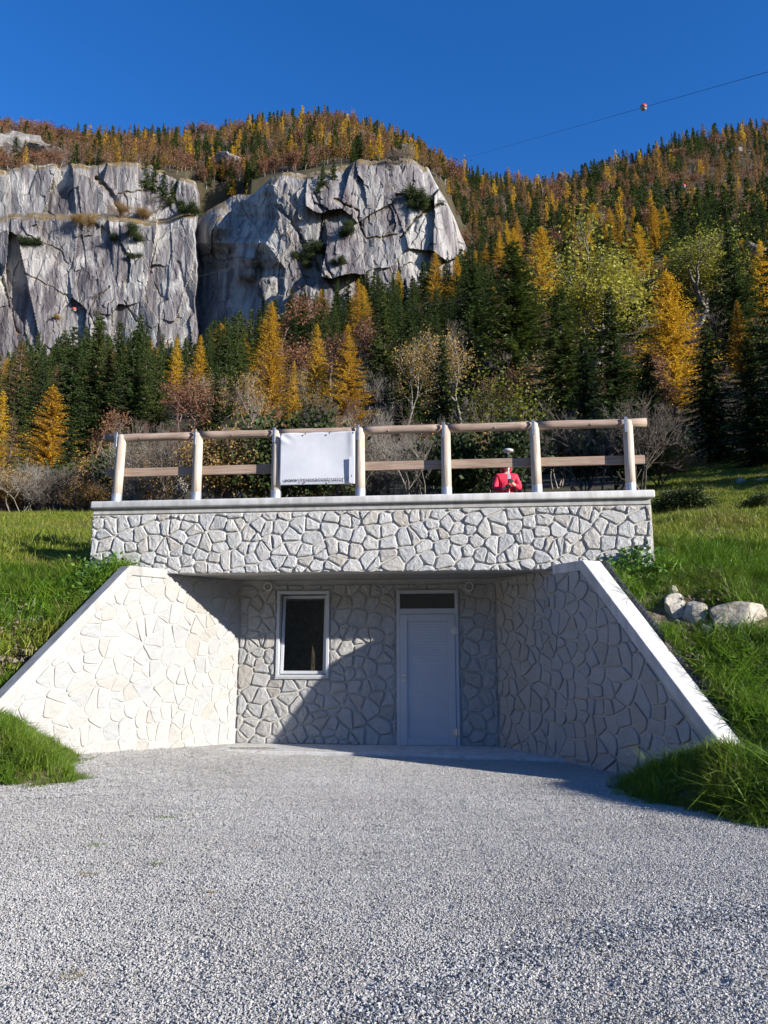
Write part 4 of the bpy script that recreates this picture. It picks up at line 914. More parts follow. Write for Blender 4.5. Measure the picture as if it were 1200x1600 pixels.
# featured trees: (name, proto, variant, px, ytop, y-distance, width factor, label)
feat = [
 ('larch_tree', 'larch', 0, 1040, 418, 75, 1.5, 'tallest glowing orange larch standing among dark spruces on the right'),
 ('larch_tree', 'larch', 1, 1150, 465, 86, 1.0, 'smaller orange larch behind the dark spruces at the right edge'),
 ('larch_tree', 'larch', 0, 545, 522, 92, 1.35, 'yellow larch with bare lower half, right one of the middle trio'),
 ('larch_tree', 'larch', 2, 425, 512, 92, 1.15, 'orange tipped larch above the banner, left one of the middle trio'),
 ('larch_tree', 'larch', 1, 496, 503, 104, .95, 'narrow yellow larch between two wider larches, beside the rust beech'),
 ('larch_tree', 'larch', 0, 85, 598, 62, 1.6, 'bright yellow larch with a broad cone crown in front of the left cliff wood'),
 ('larch_tree', 'larch', 1, 6, 605, 52, 1.0, 'yellow larch cut by the left edge above the meadow'),
 ('larch_tree', 'larch_dull', 0, 36, 530, 112, 1.3, 'orange brown larch under the foot of the left rock wall'),
 ('larch_tree', 'larch_dull', 1, 48, 705, 40, 1.2, 'thin ochre larch at the meadow edge, left one of two'),
 ('larch_tree', 'larch', 1, 76, 728, 40, .9, 'small yellow larch at the meadow edge beside the bare shrubs'),
 ('larch_tree', 'larch_dull', 0, 22, 640, 46, 1.1, 'faded larch with brown lower branches at the left meadow edge'),
 ('larch_tree', 'larch', 2, 845, 350, 150, 1.1, 'golden larch rising behind the big round spruce'),
 ('larch_tree', 'larch', 0, 996, 345, 165, 1.1, 'pale gold larch on the slope above the yellow green trees'),
 ('larch_tree', 'larch', 1, 1186, 372, 112, 1.1, 'golden larch at the right edge beside a white rock'),
 ('larch_tree', 'larch', 1, 460, 690 - 130, 84, .7, 'slim dull gold larch low between the middle trio'),
 ('larch_tree', 'larch', 1, 277, 525, 150, 1.0, 'small golden larch near the gully between the two cliffs'),
 ('larch_tree', 'larch', 1, 314, 522, 150, 1.0, 'slim golden larch at the foot of the dark gully'),
 ('larch_tree', 'larch', 0, 425, 468, 190, 1.1, 'small orange larch below the shaded cliff face'),
 ('larch_tree', 'larch', 0, 560, 434, 200, 1.0, 'small orange larch under the foot of the bright cliff'),
 ('larch_tree', 'larch', 1, 780, 360, 220, 1.0, 'slender gold larch beside the right end of the cliff'),
 ('larch_tree', 'larch', 2, 680, 392, 215, .9, 'yellow larch touching the base of the bright cliff'),
 ('spruce_tree', 'spruce', 0, 872, 440, 50, 1.7, 'tall dark spruce directly behind the person in red'),
 ('spruce_tree', 'spruce', 1, 1010, 545, 38, 1.5, 'big spruce with hanging sunlit branches behind the right end of the railing'),
 ('spruce_tree', 'spruce', 2, 950, 450, 60, 1.5, 'dark spruce between the tall orange larch and the spruce behind the person'),
 ('spruce_tree', 'spruce', 3, 690, 520, 56, 1.2, 'pointed green spruce behind the fifth railing post'),
 ('spruce_tree', 'spruce', 1, 640, 468, 82, 1.15, 'bluish green spruce above the middle of the railing'),
 ('spruce_tree', 'spruce', 2, 600, 450, 110, 1.1, 'spruce standing tall beside the small rust tree in the middle'),
 ('spruce_tree', 'spruce', 0, 800, 372, 88, 1.9, 'very broad rounded dark conifer left of the yellow green trees'),
 ('spruce_tree', 'spruce', 3, 735, 378, 130, 1.3, 'dark spruce standing beneath the right end of the cliff'),
 ('spruce_tree', 'spruce', 1, 212, 512, 82, 1.35, 'tallest dark green spruce in the wood below the left cliff'),
 ('spruce_tree', 'spruce', 2, 172, 530, 84, 1.1, 'spruce just left of the tallest one below the left cliff'),
 ('spruce_tree', 'spruce', 3, 250, 545, 80, 1.1, 'green spruce right of the tallest one below the left cliff'),
 ('spruce_tree', 'spruce', 0, 112, 650, 44, 1.3, 'low dense spruce below the bright yellow larch'),
 ('spruce_tree', 'spruce', 1, 36, 575, 74, 1.1, 'dark spruce behind the yellow larch at the left edge'),
 ('spruce_tree', 'spruce', 2, 1135, 342, 96, 1.3, 'tall dark spruce on the right slope above the smaller orange larch'),
 ('spruce_tree', 'spruce', 3, 1100, 500, 42, 1.6, 'large shaded spruce at the right behind the grass bank'),
 ('spruce_tree', 'spruce', 0, 1165, 515, 36, 1.4, 'nearly black spruce at the right edge behind the grass bank'),
 ('spruce_tree', 'spruce', 1, 1215, 470, 40, 1.4, 'shaded spruce half outside the right edge of the view'),
 ('spruce_tree', 'spruce', 2, 910, 520, 44, 1.3, 'spruce with pale hanging twigs behind the sixth railing post'),
 ('spruce_tree', 'spruce', 3, 340, 560, 76, 1.0, 'spruce behind the bare trees right of the rust beech'),
 ('spruce_tree', 'spruce', 0, 70, 560, 96, 1.1, 'spruce rising behind the bright yellow larch'),
 ('beech_tree', 'beech', 0, 305, 574, 74, 1.2, 'round rust pink beech above the left part of the railing'),
 ('beech_tree', 'beech', 1, 516, 498, 112, 1.3, 'rust brown beech behind the middle larches'),
 ('beech_tree', 'beech', 0, 560, 490, 118, 1.1, 'small dark red beech beside the spruces in the middle'),
 ('beech_tree', 'beech', 1, 152, 625, 66, 1.0, 'dark red beech below the left spruces'),
 ('beech_tree', 'beech', 1, 438, 446, 200, 1.3, 'orange brown beech beside the rock block under the dark cliff face'),
 ('willow_tree', 'willow', 0, 912, 388, 96, 1.75, 'yellow green leafy tree with grey twigs left of the tall orange larch'),
 ('willow_tree', 'willow', 1, 1072, 372, 120, 1.9, 'wide pale yellow green tree behind the tall orange larch'),
 ('maple_tree', 'maple', 0, 765, 556, 36, 1.25, 'leafy tree with green and yellow leaves behind the person in red'),
 ('birch_tree', 'birch', 0, 720, 495, 74, .9, 'thin birch with ochre leaves above the fifth post'),
 ('birch_tree', 'birch', 1, 632, 515, 78, .9, 'thin birch with ochre leaves above the middle of the railing'),
 ('birch_tree', 'birch', 0, 838, 512, 62, .7, 'slim birch with yellow leaves beside the tall dark spruce'),
 ('birch_tree', 'birch', 1, 385, 560, 74, .9, 'pale stemmed birch with few leaves left of the orange tipped larch'),
]
random.seed(21)
taken = []; feat_px = []
def px_radius(kind, w): return 0
for (nm, kd, vr, px, yt, D, w, lab) in feat:
    q = at(px, yt, D); gz = float(ground(q[0], D)[0]); h = q[2] - gz
    split_tree(nm, kd, q[0], D, gz - .15, max(h, 2.0), lab, None, 'tree', vr, w); taken.append((q[0], D)); fb = to_px(np.array([q[0], D, gz]))[1]; feat_px.append((px, yt, fb, D, .2 * (fb - yt) * w))

# the rest of the wood: scattered positions, largest as individuals, the remainder as one object per kind
def zone_phrase(px, y):
    if y > 300: 
        return ('on the hilltop above the left rock wall', 'on the wooded top above the bright cliff', 'on the high slope right of the cliff', 'near the right hand skyline')[0 if px < 320 else 1 if px < 690 else 2 if px < 960 else 3]
    if y > 150:
        return ('in the wood at the foot of the left rock wall', 'in the wood under the bright cliff', 'on the middle slope right of the cliff', 'on the middle slope near the right edge')[0 if px < 320 else 1 if px < 720 else 2 if px < 980 else 3]
    if y > 62:
        return ('in the left wood below the cliff', 'in the mixed wood above the railing', 'in the dark wood behind the yellow green trees', 'in the dark wood at the right edge')[0 if px < 300 else 1 if px < 740 else 2 if px < 1000 else 3]
    return ('at the edge of the left meadow', 'close behind the left half of the railing', 'close behind the right half of the railing', 'at the right edge behind the grass bank')[0 if px < 160 else 1 if px < 600 else 2 if px < 1020 else 3]
cand = []
r = np.random.default_rng(77)
def scatter(D0, D1, pxa, pxb, spacing, mixf, n):
    got = 0; cell = {}
    for _ in range(n):
        D = math.sqrt(r.uniform(D0 ** 2, D1 ** 2)); px = r.uniform(pxa, pxb); e = .35 if D < 200 else .6
        x = (px - 600) / FPX * D * (FW[1] + e * FW[2]) ; key = (int(x // spacing), int(D // spacing))
        ok = all((x - a) ** 2 + (D - b) ** 2 > spacing ** 2 for i in (-1, 0, 1) for j in (-1, 0, 1) for a, b in cell.get((key[0] + i, key[1] + j), ()))
        if not ok: continue
        if D < 130 and any((x - a) ** 2 + (D - b) ** 2 < (2.2 + D * .012) ** 2 for a, b in taken): continue
        kd, h = mixf(px, D)
        if kd is None: continue
        zt = float(ground(x, D)[0]) + h; tx_, ty_ = to_px(np.array([x, D, zt])); bad = False
        for (fx, fy0, fy1, fD, fw) in feat_px:
            if D < fD and abs(tx_ - fx) < fw + 14 and ty_ < fy0 + .55 * (fy1 - fy0): bad = True; break
        if bad: continue
        cell.setdefault(key, []).append((x, D)); cand.append([kd, x, D, h, px]); got += 1
    return got
def pick(w): 
    ks = list(w); p = np.array([w[k] for k in ks], float); return ks[r.choice(len(ks), p=p / p.sum())]
def mix_low(px, D):
    n = vnoise(np.array([px / 60.]), np.array([D / 18.]))[0]
    if D < 58:
        if px < 150: k = pick(dict(spruce=5, larch=2.2, bare=.3, birch=.3))
        elif px < 330: k = pick(dict(bare=4, birch=1.2, spruce=3, beech=.5))
        elif px < 760: k = pick(dict(bare=6, birch=2, spruce=.7, beech=.4, larch=.3))
        else: k = pick(dict(spruce=9, bare=.3, birch=.2))
        h = {'spruce': 9.5, 'larch': 9, 'bare': 5.6, 'birch': 6.5, 'beech': 6}.get(k, 0)
        if 740 <= px: h *= 1.35
    elif D < 130:
        if px < 330: k = pick(dict(spruce=9, larch=.6, beech=.4, bare=.4))
        elif px < 720: k = pick(dict(spruce=4.5, larch=1.0, beech=.7, bare=2.6, birch=1.5))
        else: k = pick(dict(spruce=8, larch=.6, bare=1, beech=.3))
        h = {'spruce': 16.5, 'larch': 12.5, 'bare': 9, 'birch': 9, 'beech': 9}[k]
    else:
        st = fbm(np.array([px / 45. + 9]), np.array([D / 22.]), 2)[0]
        if px < 330: k = pick(dict(spruce=9, larch=.8, beech=.3, bare=.4))
        elif px < 720: k = pick(dict(spruce=9, larch=.9, beech=.4, bare=.3))
        elif st > -.02: k = pick(dict(spruce=9, larch=.8, beech=.3, bare=.3))
        else: k = pick(dict(spruce=2.5, larch=3.2, beech=1.8, bare=1.4))
        h = {'spruce': 16, 'larch': 14, 'bare': 9, 'birch': 9, 'beech': 9.5}[k]
    return (None if k == 'none' else k), h * r.uniform(.7, 1.2)
def mix_high(px, D):
    n = fbm(np.array([px / 55. + 3]), np.array([D / 26.]), 3)[0]; n2 = fbm(np.array([px / 40. + 13]), np.array([D / 22. + 5]), 2)[0]
    if px < 130: k = pick(dict(spruce=1.2, larch=1.2, beech=2.6, bare=3))
    elif n > (.10 if px < 720 else -.06): k = pick(dict(spruce=7, larch=1.6, beech=.5, bare=.5))
    elif n2 > .12: k = pick(dict(spruce=.8, larch=1.4, beech=3.2, bare=2.4))
    else: k = pick(dict(spruce=1.2, larch=6, beech=.9, bare=1.3))
    h = {'spruce': 12.5, 'larch': 12.5, 'bare': 9, 'beech': 9.5}[k]
    return k, h * r.uniform(.65, 1.2)
scatter(34, 58, -120, 1500, 3.6, mix_low, 1500)
scatter(58, 130, -120, 1330, 4.6, mix_low, 5000)
scatter(130, 268, -60, 1290, 5.6, mix_low, 9000)
scatter(268, 312, 742, 1290, 5.2, mix_high, 3000)
scatter(291, 309, -60, 286, 4.6, mix_high, 3000)
scatter(291, 309, 396, 690, 4.6, mix_high, 3000)
scatter(286, 312, 340, 400, 3.6, mix_high, 1800)
scatter(302, 312, 294, 342, 3.6, mix_high, 1200)
scatter(286, 312, 686, 745, 4.0, mix_high, 1500)
scatter(309, 470, -60, 1290, 4.9, mix_high, 26000)
# deep shade on the right comes from the spruces beyond the right edge of the view
for D, px, h in ((27, 1330, 11), (30, 1420, 13), (34, 1300, 13), (24, 1480, 12), (38, 1260, 14), (29, 1560, 13), (21.5, 1560, 11), (44, 1320, 15), (15.5, 2150, 6), (14.2, 2600, 7.5), (16.5, 2400, 6.5)):
    cand.append(['spruce', (px - 600) / FPX * D, D, h, px])
for k in range(46):
    D = r.uniform(300, 322); px = r.uniform(312, 398); cand.append([('spruce', 'spruce', 'larch', 'beech', 'bare')[k % 5], (px - 600) / FPX * D * 1.09, D, r.uniform(7, 12), px])
C = []
for kd, x, D, h, px in cand:
    z = float(ground(x, D)[0]); rg = math.sqrt(x * x + D * D + z * z); C.append((h / rg, kd, x, D, z, h, px))
C.sort(key=lambda c: -c[0])
NAMES = dict(spruce='spruce_tree', larch='larch_tree', beech='beech_tree', bare='bare_tree', birch='birch_tree')
ADJ = dict(spruce='spruce', larch='larch', beech='rust beech', bare='leafless tree', birch='ochre birch')
FOREST = dict(spruce='distant_spruces', larch='distant_larches', beech='distant_beeches', bare='distant_bare_trees', birch='distant_birches')
LANDMARKS = [(px, yt + 25, ph) for px, yt, ph in ((1040, 440, 'the tall orange larch'), (1150, 480, 'the smaller orange larch at the right'), (545, 540, 'the right larch of the middle trio'), (425, 530, 'the orange tipped larch'), (496, 520, 'the narrow yellow larch'),
    (85, 620, 'the bright yellow larch'), (10, 640, 'the yellow larch cut by the edge'), (36, 540, 'the orange brown larch'), (845, 370, 'the golden larch behind the round conifer'), (996, 360, 'the pale gold larch upslope'), (1186, 385, 'the golden larch at the right edge'),
    (872, 500, 'the tall spruce behind the person'), (1010, 600, 'the spruce behind the rail end'), (690, 560, 'the pointed green spruce'), (640, 480, 'the bluish green spruce'), (800, 400, 'the broad round conifer'), (735, 390, 'the spruce under the cliff end'), (212, 540, 'the tallest left spruce'),
    (305, 600, 'the rust pink beech'), (516, 505, 'the rust brown middle beech'), (152, 640, 'the dark red beech'), (912, 410, 'the yellow green leafy tree'), (1072, 390, 'the wide yellow green tree'), (765, 620, 'the turning leafy tree'), (1135, 380, 'the tall spruce on the right slope'), (340, 600, 'the spruce beside the bare trees'),
    (240, 720, 'the second gap of the railing'), (180, 720, 'the first railing post'), (370, 720, 'the third railing post'), (495, 640, 'the banner'), (630, 680, 'the fourth railing gap'), (1100, 620, 'the shaded right spruces'),
    (40, 200, 'the grey rock slope at the top left'), (130, 200, 'the far left skyline'), (215, 200, 'the middle of the left skyline'), (300, 210, 'the wooded gully top'), (360, 240, 'the pale rock between the cliffs'), (430, 210, 'the left shoulder of the summit'), (505, 165, 'the summit of the wooded top'), (570, 200, 'the right shoulder of the summit'), (628, 225, 'the rounded rock knob'), (700, 260, 'the saddle right of the cliff'),
    (770, 280, 'the low point of the skyline'), (860, 290, 'the rock on the skyline'), (950, 335, 'the pale outcrop on the right slope'), (1050, 270, 'the white rock tower'), (1150, 230, 'the right skyline'), (780, 330, 'the slender gold larch'), (1120, 320, 'the small white rock upslope'), (250, 500, 'the foot of the left rock wall'), (400, 480, 'the foot of the dark cliff face'), (620, 430, 'the foot of the bright cliff'))]
ORD = [(w + ' biggest').strip() for w in ('', 'second', 'third', 'fourth', 'fifth', 'sixth', 'seventh', 'eighth', 'ninth', 'tenth', 'eleventh', 'twelfth')]
rank = {}; PLU = dict(spruce='spruces', larch='larches', beech='rust beeches', bare='leafless trees', birch='ochre birches')
def where(kd, x, D, z, h):
    tx, ty = to_px(np.array([x, D, z + h * .75])); k = min(LANDMARKS, key=lambda L_: (L_[0] - tx) ** 2 + (L_[1] - ty) ** 2)
    dx, dy = tx - k[0], ty - k[1]; side = ('just right of ' if dx > 0 else 'just left of ') if abs(dx) > abs(dy) else ('higher up than ' if dy < 0 else 'below ')
    key = (kd, side, k[2]); rank[key] = rank.get(key, 0) + 1; n = rank[key]
    if n <= len(ORD): return '%s %s %s%s' % (ORD[n - 1], ADJ[kd], side, k[2]), None
    return 'smaller crowded %s %s%s' % (ADJ[kd], side, k[2]), '%s %s%s' % (PLU[kd], side, k[2])
cnt = {}; rest = {}
featured = {'spruce': 20, 'larch': 21, 'beech': 5, 'birch': 4}
for (s, kd, x, D, z, h, px) in C:
    cnt[kd] = cnt.get(kd, 0) + 1
    if cnt[kd] > 298 - featured.get(kd, 0):
        rest.setdefault(kd, []).append((x, D, z, h)); continue
    zp = zone_phrase(px, D); grp = ADJ[kd] + 's ' + zp if kd != 'beech' else 'rust brown beeches ' + zp
    lab, g2 = where(kd, x, D, z, h); grp = g2 or PLU[kd] + ' ' + zp
    if D > 300 or (D > 190):
        pk = {'spruce': 'spruce_far', 'larch': 'larch_far', 'beech': 'beech_far', 'bare': 'bare_far', 'birch': 'birch'}[kd]
        if D < 250 and kd in ('spruce', 'larch'): pk = kd
        ps = PR[pk]; whole_tree(NAMES[kd], ps[random.randrange(len(ps))], x, D, z - .2, h, random.uniform(.9, 1.35), lab, grp)
    elif D > 140:
        pk = kd if kd != 'larch' or random.random() < .45 else 'larch_dull'
        ps = PR[pk]; whole_tree(NAMES[kd], ps[random.randrange(len(ps))], x, D, z - .2, h, random.uniform(.95, 1.35), lab, grp)
    else:
        pk = kd if kd != 'larch' or random.random() < .4 else 'larch_dull'
        split_tree(NAMES[kd], pk, x, D, z - .15, h, lab, grp, 'tree', None, random.uniform(.9, 1.25))

# geometry-node scatter: one object, instances of prototype meshes at stored points
def proto_collection(name, meshes):
    c = bpy.data.collections.new(name)
    for i, me in enumerate(meshes):
        o = bpy.data.objects.new('%s %02d' % (name, i), me); c.objects.link(o)
    return c
def scatter_object(name, coll, pts, rot, scl, idx):
    me = bpy.data.meshes.new(name); n = len(pts); me.vertices.add(n); me.vertices.foreach_set('co', np.asarray(pts, np.float32).ravel())
    a = me.attributes.new('rot', 'FLOAT_VECTOR', 'POINT'); a.data.foreach_set('vector', np.asarray(rot, np.float32).ravel())
    a = me.attributes.new('scl', 'FLOAT_VECTOR', 'POINT'); a.data.foreach_set('vector', np.asarray(scl, np.float32).ravel())
    a = me.attributes.new('idx', 'INT', 'POINT'); a.data.foreach_set('value', np.asarray(idx, np.int32))
    o = link(name, me)
    ng = bpy.data.node_groups.new(name + ' scatter', 'GeometryNodeTree')
    ng.interface.new_socket('Geometry', in_out='INPUT', socket_type='NodeSocketGeometry'); ng.interface.new_socket('Geometry', in_out='OUTPUT', socket_type='NodeSocketGeometry')
    N = ng.nodes; L = ng.links; gi = N.new('NodeGroupInput'); go = N.new('NodeGroupOutput')
    ci = N.new('GeometryNodeCollectionInfo'); ci.inputs['Collection'].default_value = coll; ci.inputs['Separate Children'].default_value = True; ci.inputs['Reset Children'].default_value = True
    ip = N.new('GeometryNodeInstanceOnPoints'); ip.inputs['Pick Instance'].default_value = True
    def attr(nm, dt):
        q = N.new('GeometryNodeInputNamedAttribute'); q.data_type = dt; q.inputs['Name'].default_value = nm; return q.outputs['Attribute']
    L.new(gi.outputs[0], ip.inputs['Points']); L.new(ci.outputs[0], ip.inputs['Instance'])
    L.new(attr('idx', 'INT'), ip.inputs['Instance Index']); L.new(attr('rot', 'FLOAT_VECTOR'), ip.inputs['Rotation']); L.new(attr('scl', 'FLOAT_VECTOR'), ip.inputs['Scale'])
    L.new(ip.outputs[0], go.inputs[0])
    md = o.modifiers.new('scatter', 'NODES'); md.node_group = ng
    return o
for kd, lst in rest.items():
    pk = {'spruce': 'spruce_far', 'larch': 'larch_far', 'beech': 'beech_far', 'bare': 'bare_far', 'birch': 'birch'}[kd]
    A_ = np.array(lst); n = len(A_); ps = PR[pk]; idx = r.integers(0, len(ps), n); hs_ = np.array([p['h'] for p in ps])[idx]; s = A_[:, 3] / hs_; w = r.uniform(.9, 1.35, n)
    o = scatter_object(FOREST[kd], proto_collection(pk + ' set', [p['whole'] for p in ps]), A_[:, :3] - [0, 0, .2], np.stack([np.zeros(n), np.zeros(n), r.uniform(0, 6.28, n)], 1), np.stack([s * w, s * w, s], 1), idx)
    tag(o, 'far mass of %ss on the mountain slopes' % ADJ[kd] if kd != 'beech' else 'far mass of rust brown beeches on the mountain slopes', 'forest', kind='stuff')

# trees and bushes clinging to the cliff ledges
def on_cliff(px, py, left): 
    D = float((depth_left if left else depth_right)(np.array([[float(px)]]), np.array([[float(py)]]))[0, 0]); q = at(px, py, D); return q
random.seed(5)
ORDT = ['topmost', 'second from top', 'third from top', 'fourth from top', 'fifth from top', 'sixth from top', 'seventh from top', 'eighth from top', 'ninth from top', 'tenth from top', 'eleventh from top', 'lowest']
cl_n = {}
for px, py, h, left, kd in sorted([(40, 385, 5, 1, 'bush'), (58, 384, 4, 1, 'bush'), (180, 378, 4, 1, 'bush'), (205, 374, 7, 1, 'bush'), (222, 380, 5, 1, 'bush'), (210, 405, 4, 1, 'bush'), (165, 345, 6, 1, 'shrub'), (190, 340, 7, 1, 'shrub'), (225, 345, 7, 1, 'shrub'), (243, 330, 9, 1, 'shrub'),
                            (120, 352, 6, 1, 'shrub'), (140, 360, 7, 1, 'shrub'), (285, 335, 6, 1, 'bush'), (298, 338, 6, 1, 'bush'), (240, 300, 14, 1, 'spruce_far'), (255, 312, 13, 1, 'spruce_far'), (268, 318, 11, 1, 'spruce_far'), (228, 292, 12, 1, 'spruce_far'),
                            (505, 292, 11, 0, 'spruce_far'), (521, 280, 9, 0, 'spruce_far'), (498, 300, 7, 0, 'spruce_far'), (655, 330, 5.5, 0, 'bush'), (664, 325, 6, 0, 'bush'), (648, 318, 7, 0, 'bush'), (540, 372, 5, 0, 'bush'), (545, 360, 4, 0, 'bush'), (470, 410, 5, 0, 'bush'), (480, 420, 4, 0, 'bush'), (530, 415, 4, 0, 'bush'), (610, 262, 7, 0, 'shrub'), (636, 258, 8, 0, 'shrub'), (495, 400, 7, 0, 'bush'), (560, 430, 6, 0, 'shrub'),
                            (155, 500, 6, 1, 'shrub'), (150, 470, 4, 1, 'shrub'), (90, 500, 3, 1, 'shrub')], key=lambda a_: a_[1]):
    q = on_cliff(px, py, left); ps = PR[kd]; nm = {'bush': 'bush', 'shrub': 'shrub', 'spruce_far': 'spruce_tree'}[kd]
    side_ = 'left rock wall' if left else 'bright cliff'
    cl_n[(kd, left)] = cl_n.get((kd, left), 0) + 1; od = ORDT[cl_n[(kd, left)] - 1]
    what = {'bush': od + ' small dark bush on the ', 'shrub': od + ' brown leafless shrub on the ', 'spruce_far': od + ' small dark spruce growing out of the '}[kd]
    whole_tree(nm, ps[random.randrange(len(ps))], q[0], q[1] - .4, q[2] - .6, h, 1.3 if kd != 'spruce_far' else 1.1, what + side_, {'bush': 'dark bushes on the ', 'shrub': 'leafless shrubs on the ', 'spruce_far': 'small spruces growing on the '}[kd] + side_, 'tree' if kd == 'spruce_far' else 'bush')

# low shrubs behind the railing and at the meadow edge
random.seed(9)
shr = []; shr_rank = {}; gcount = {}
for k in range(150):
    px = random.uniform(150, 1060); D = random.uniform(24, 36); x = (px - 600) / FPX * D
    if any((x - a) ** 2 + (D - b) ** 2 < 1.1 ** 2 for a, b in shr): continue
    if px > 760 and random.random() < .72: continue
    if px < 300 and random.random() < .5: continue
    shr.append((x, D)); z = float(ground(x, D)[0]); h = random.uniform(1.8, 3.6) * (1.1 if px < 740 else .9)
    dark = px > 740
    kd = 'bush' if (dark and random.random() < .15) or random.random() < .05 else 'shrub'
    gi_ = sum(px > a for a in (190, 308, 432, 563, 698, 837, 982)); zone = ('space left of the railing', 'first gap', 'second gap', 'banner gap', 'fourth gap', 'fifth gap', 'sixth gap', 'space right of the railing')[gi_]
    kk = (gi_, px > 740 or k % 7 == 0); gcount[kk] = gcount.get(kk, 0) + 1
    nm = kd; base_ = 'dark leafy bush' if kd == 'bush' else 'tangled leafless shrub'; key = (kd, gi_); rk = shr_rank.get(key, 0); shr_rank[key] = rk + 1
    tone = ('tallest ', 'second ', 'third ', 'fourth ', 'fifth ', 'sixth ', 'seventh ', 'eighth ', 'ninth ', 'tenth ', 'eleventh ', 'twelfth ')[min(rk, 11)]
    h = max(3.7 - rk * .2, 1.6)
    lab = (tone + base_ if tone else 'low ' + base_) + ' seen through the ' + zone + ' by the railing posts' * 0
    split_tree(nm, kd, x, D, z - .1, h, lab + (' counting by height' if 0 < rk else ''), base_ + 's seen through the ' + zone, 'bush' if kd == 'bush' else 'shrub')
for k in range(34):
    px = random.uniform(-70, 172); D = random.uniform(32.5, 42); x = (px - 600) / FPX * D; z = float(ground(x, D)[0]); kd = 'bush' if k % 7 == 0 else 'shrub'
    key = ('edge', kd); rk = shr_rank.get(key, 0); shr_rank[key] = rk + 1; h = max(2.6 - rk * .08, 1.1)
    split_tree(kd, kd, x, D, z - .1, h, ('number %d by size of the ' % (rk + 1) if False else '') + ['', 'second ', 'third ', 'fourth ', 'fifth ', 'sixth ', 'seventh ', 'eighth ', 'ninth ', 'tenth ', 'eleventh ', 'twelfth ', 'low '][min(rk, 12)] + ('biggest ' if rk < 12 else '') + ('dark leafy bush' if kd == 'bush' else 'brown leafless shrub') + ' at the far edge of the left meadow', 'low growth at the far edge of the left meadow', 'bush' if kd == 'bush' else 'shrub', None, 1.4)
# stalks and bushes by the shaded bank on the right
for px, py, D, h, bl in ((1075, 800, 19, .85, 'round dark bush on the grass just right of the parapet end'), (1062, 790, 20, .7, 'smaller dark bush behind the round one near the parapet end'), (1180, 800, 17.5, .6, 'low dark bush on the bank near the right edge')):
    q = at(px, py, D); z = float(ground(q[0], D)[0]); split_tree('bush', 'bush', q[0], D, z - .05, h, bl, 'dark bushes on the right bank', 'bush', None, 1.5)

# ------------------------------------------------------------------ rocks
def rock(name, loc, size, seed, rot=0, flat=.35, sub=4, mat='boulder', rough=.12):
    bm = bmesh.new(); bmesh.ops.create_icosphere(bm, subdivisions=sub, radius=1.0); V = np.array([v.co[:] for v in bm.verts]); rr_ = np.random.default_rng(seed)
    planes = unit(rr_.normal(size=(13, 3))); off = rr_.uniform(.55, .9, 13)
    for _ in range(2):
        for p, o_ in zip(planes, off): d = V @ p; V = V - np.maximum(d - o_, 0)[:, None] * p * (1 - flat * .1)
    n = fbm(V[:, 0] * 2.1 + seed, V[:, 1] * 2.1 + V[:, 2] * 1.7, 4) * rough + fbm(V[:, 0] * 8 + seed, V[:, 2] * 8 + V[:, 1] * 5, 3) * rough * .3
    V = V * (1 + n)[:, None]
    for v, c in zip(bm.verts, V): v.co = Vector(c * np.array(size))
    me = bpy.data.meshes.new(name); bm.to_mesh(me); bm.free(); me.materials.append(M[mat])
    return link(name, me, None, tuple(loc), rot)
for i, (px, py, D, sz, lab) in enumerate((
    (1168, 968, 9.85, (.55, .35, .25), 'large flat pale boulder set in the right bank'),
    (1060, 955, 10.05, (.22, .2, .26), 'pale upright boulder in the right bank nearest the coping'),
    (1092, 965, 9.95, (.20, .2, .24), 'cracked pale boulder between the upright one and the large flat one'),
    (1112, 985, 9.8, (.12, .15, .16), 'small pale stone wedged left of the large flat boulder'),
    (1075, 1008, 9.5, (.16, .15, .14), 'crumbly tan rock below the cracked boulder on the right bank'),
    (1055, 925, 10.3, (.10, .10, .14), 'little tan stone beside the black drainage sheet'),
    (48, 948, 10.25, (.14, .12, .15), 'grey blocky stone in the left bank'),
    (52, 968, 10.15, (.17, .12, .09), 'flat pale stone under the blocky one in the left bank'),
    (6, 955, 10.2, (.10, .12, .11), 'tan stone in the left bank at the edge of the view'),
    (52, 1020, 9.55, (.09, .1, .07), 'small tan stone low in the left bank beside the coping'),
    (22, 1168, 8.4, (.07, .05, .035), 'little white stone lying in the grass at the left'),
    (1163, 756, 26, (.28, .25, .35), 'white rock on the dark slope at the upper right bank'),
    (1058, 770, 23, (.25, .25, .16), 'white rock just right of the parapet end'),
    (1190, 752, 25, (.45, .3, .2), 'long pale rock at the right edge of the dark slope'),
    (1035, 783, 20, (.35, .25, .14), 'grey rock beside the end of the coping slab'),
    (240, 758, 30, (1.3, 1.0, 1.0), 'grey boulder among shrubs behind the left part of the railing'),
    (205, 775, 29, (.7, .6, .5), 'smaller grey boulder left of the big one behind the railing'))):
    q = hit(px, py + 2); q = at(px, py, D) if q is None else q
    o = rock('boulder', q + np.array([0, sz[1] * .35, 0]), sz, 300 + i, random.uniform(-.3, .3), sub=4); tag(o, lab, 'rock')
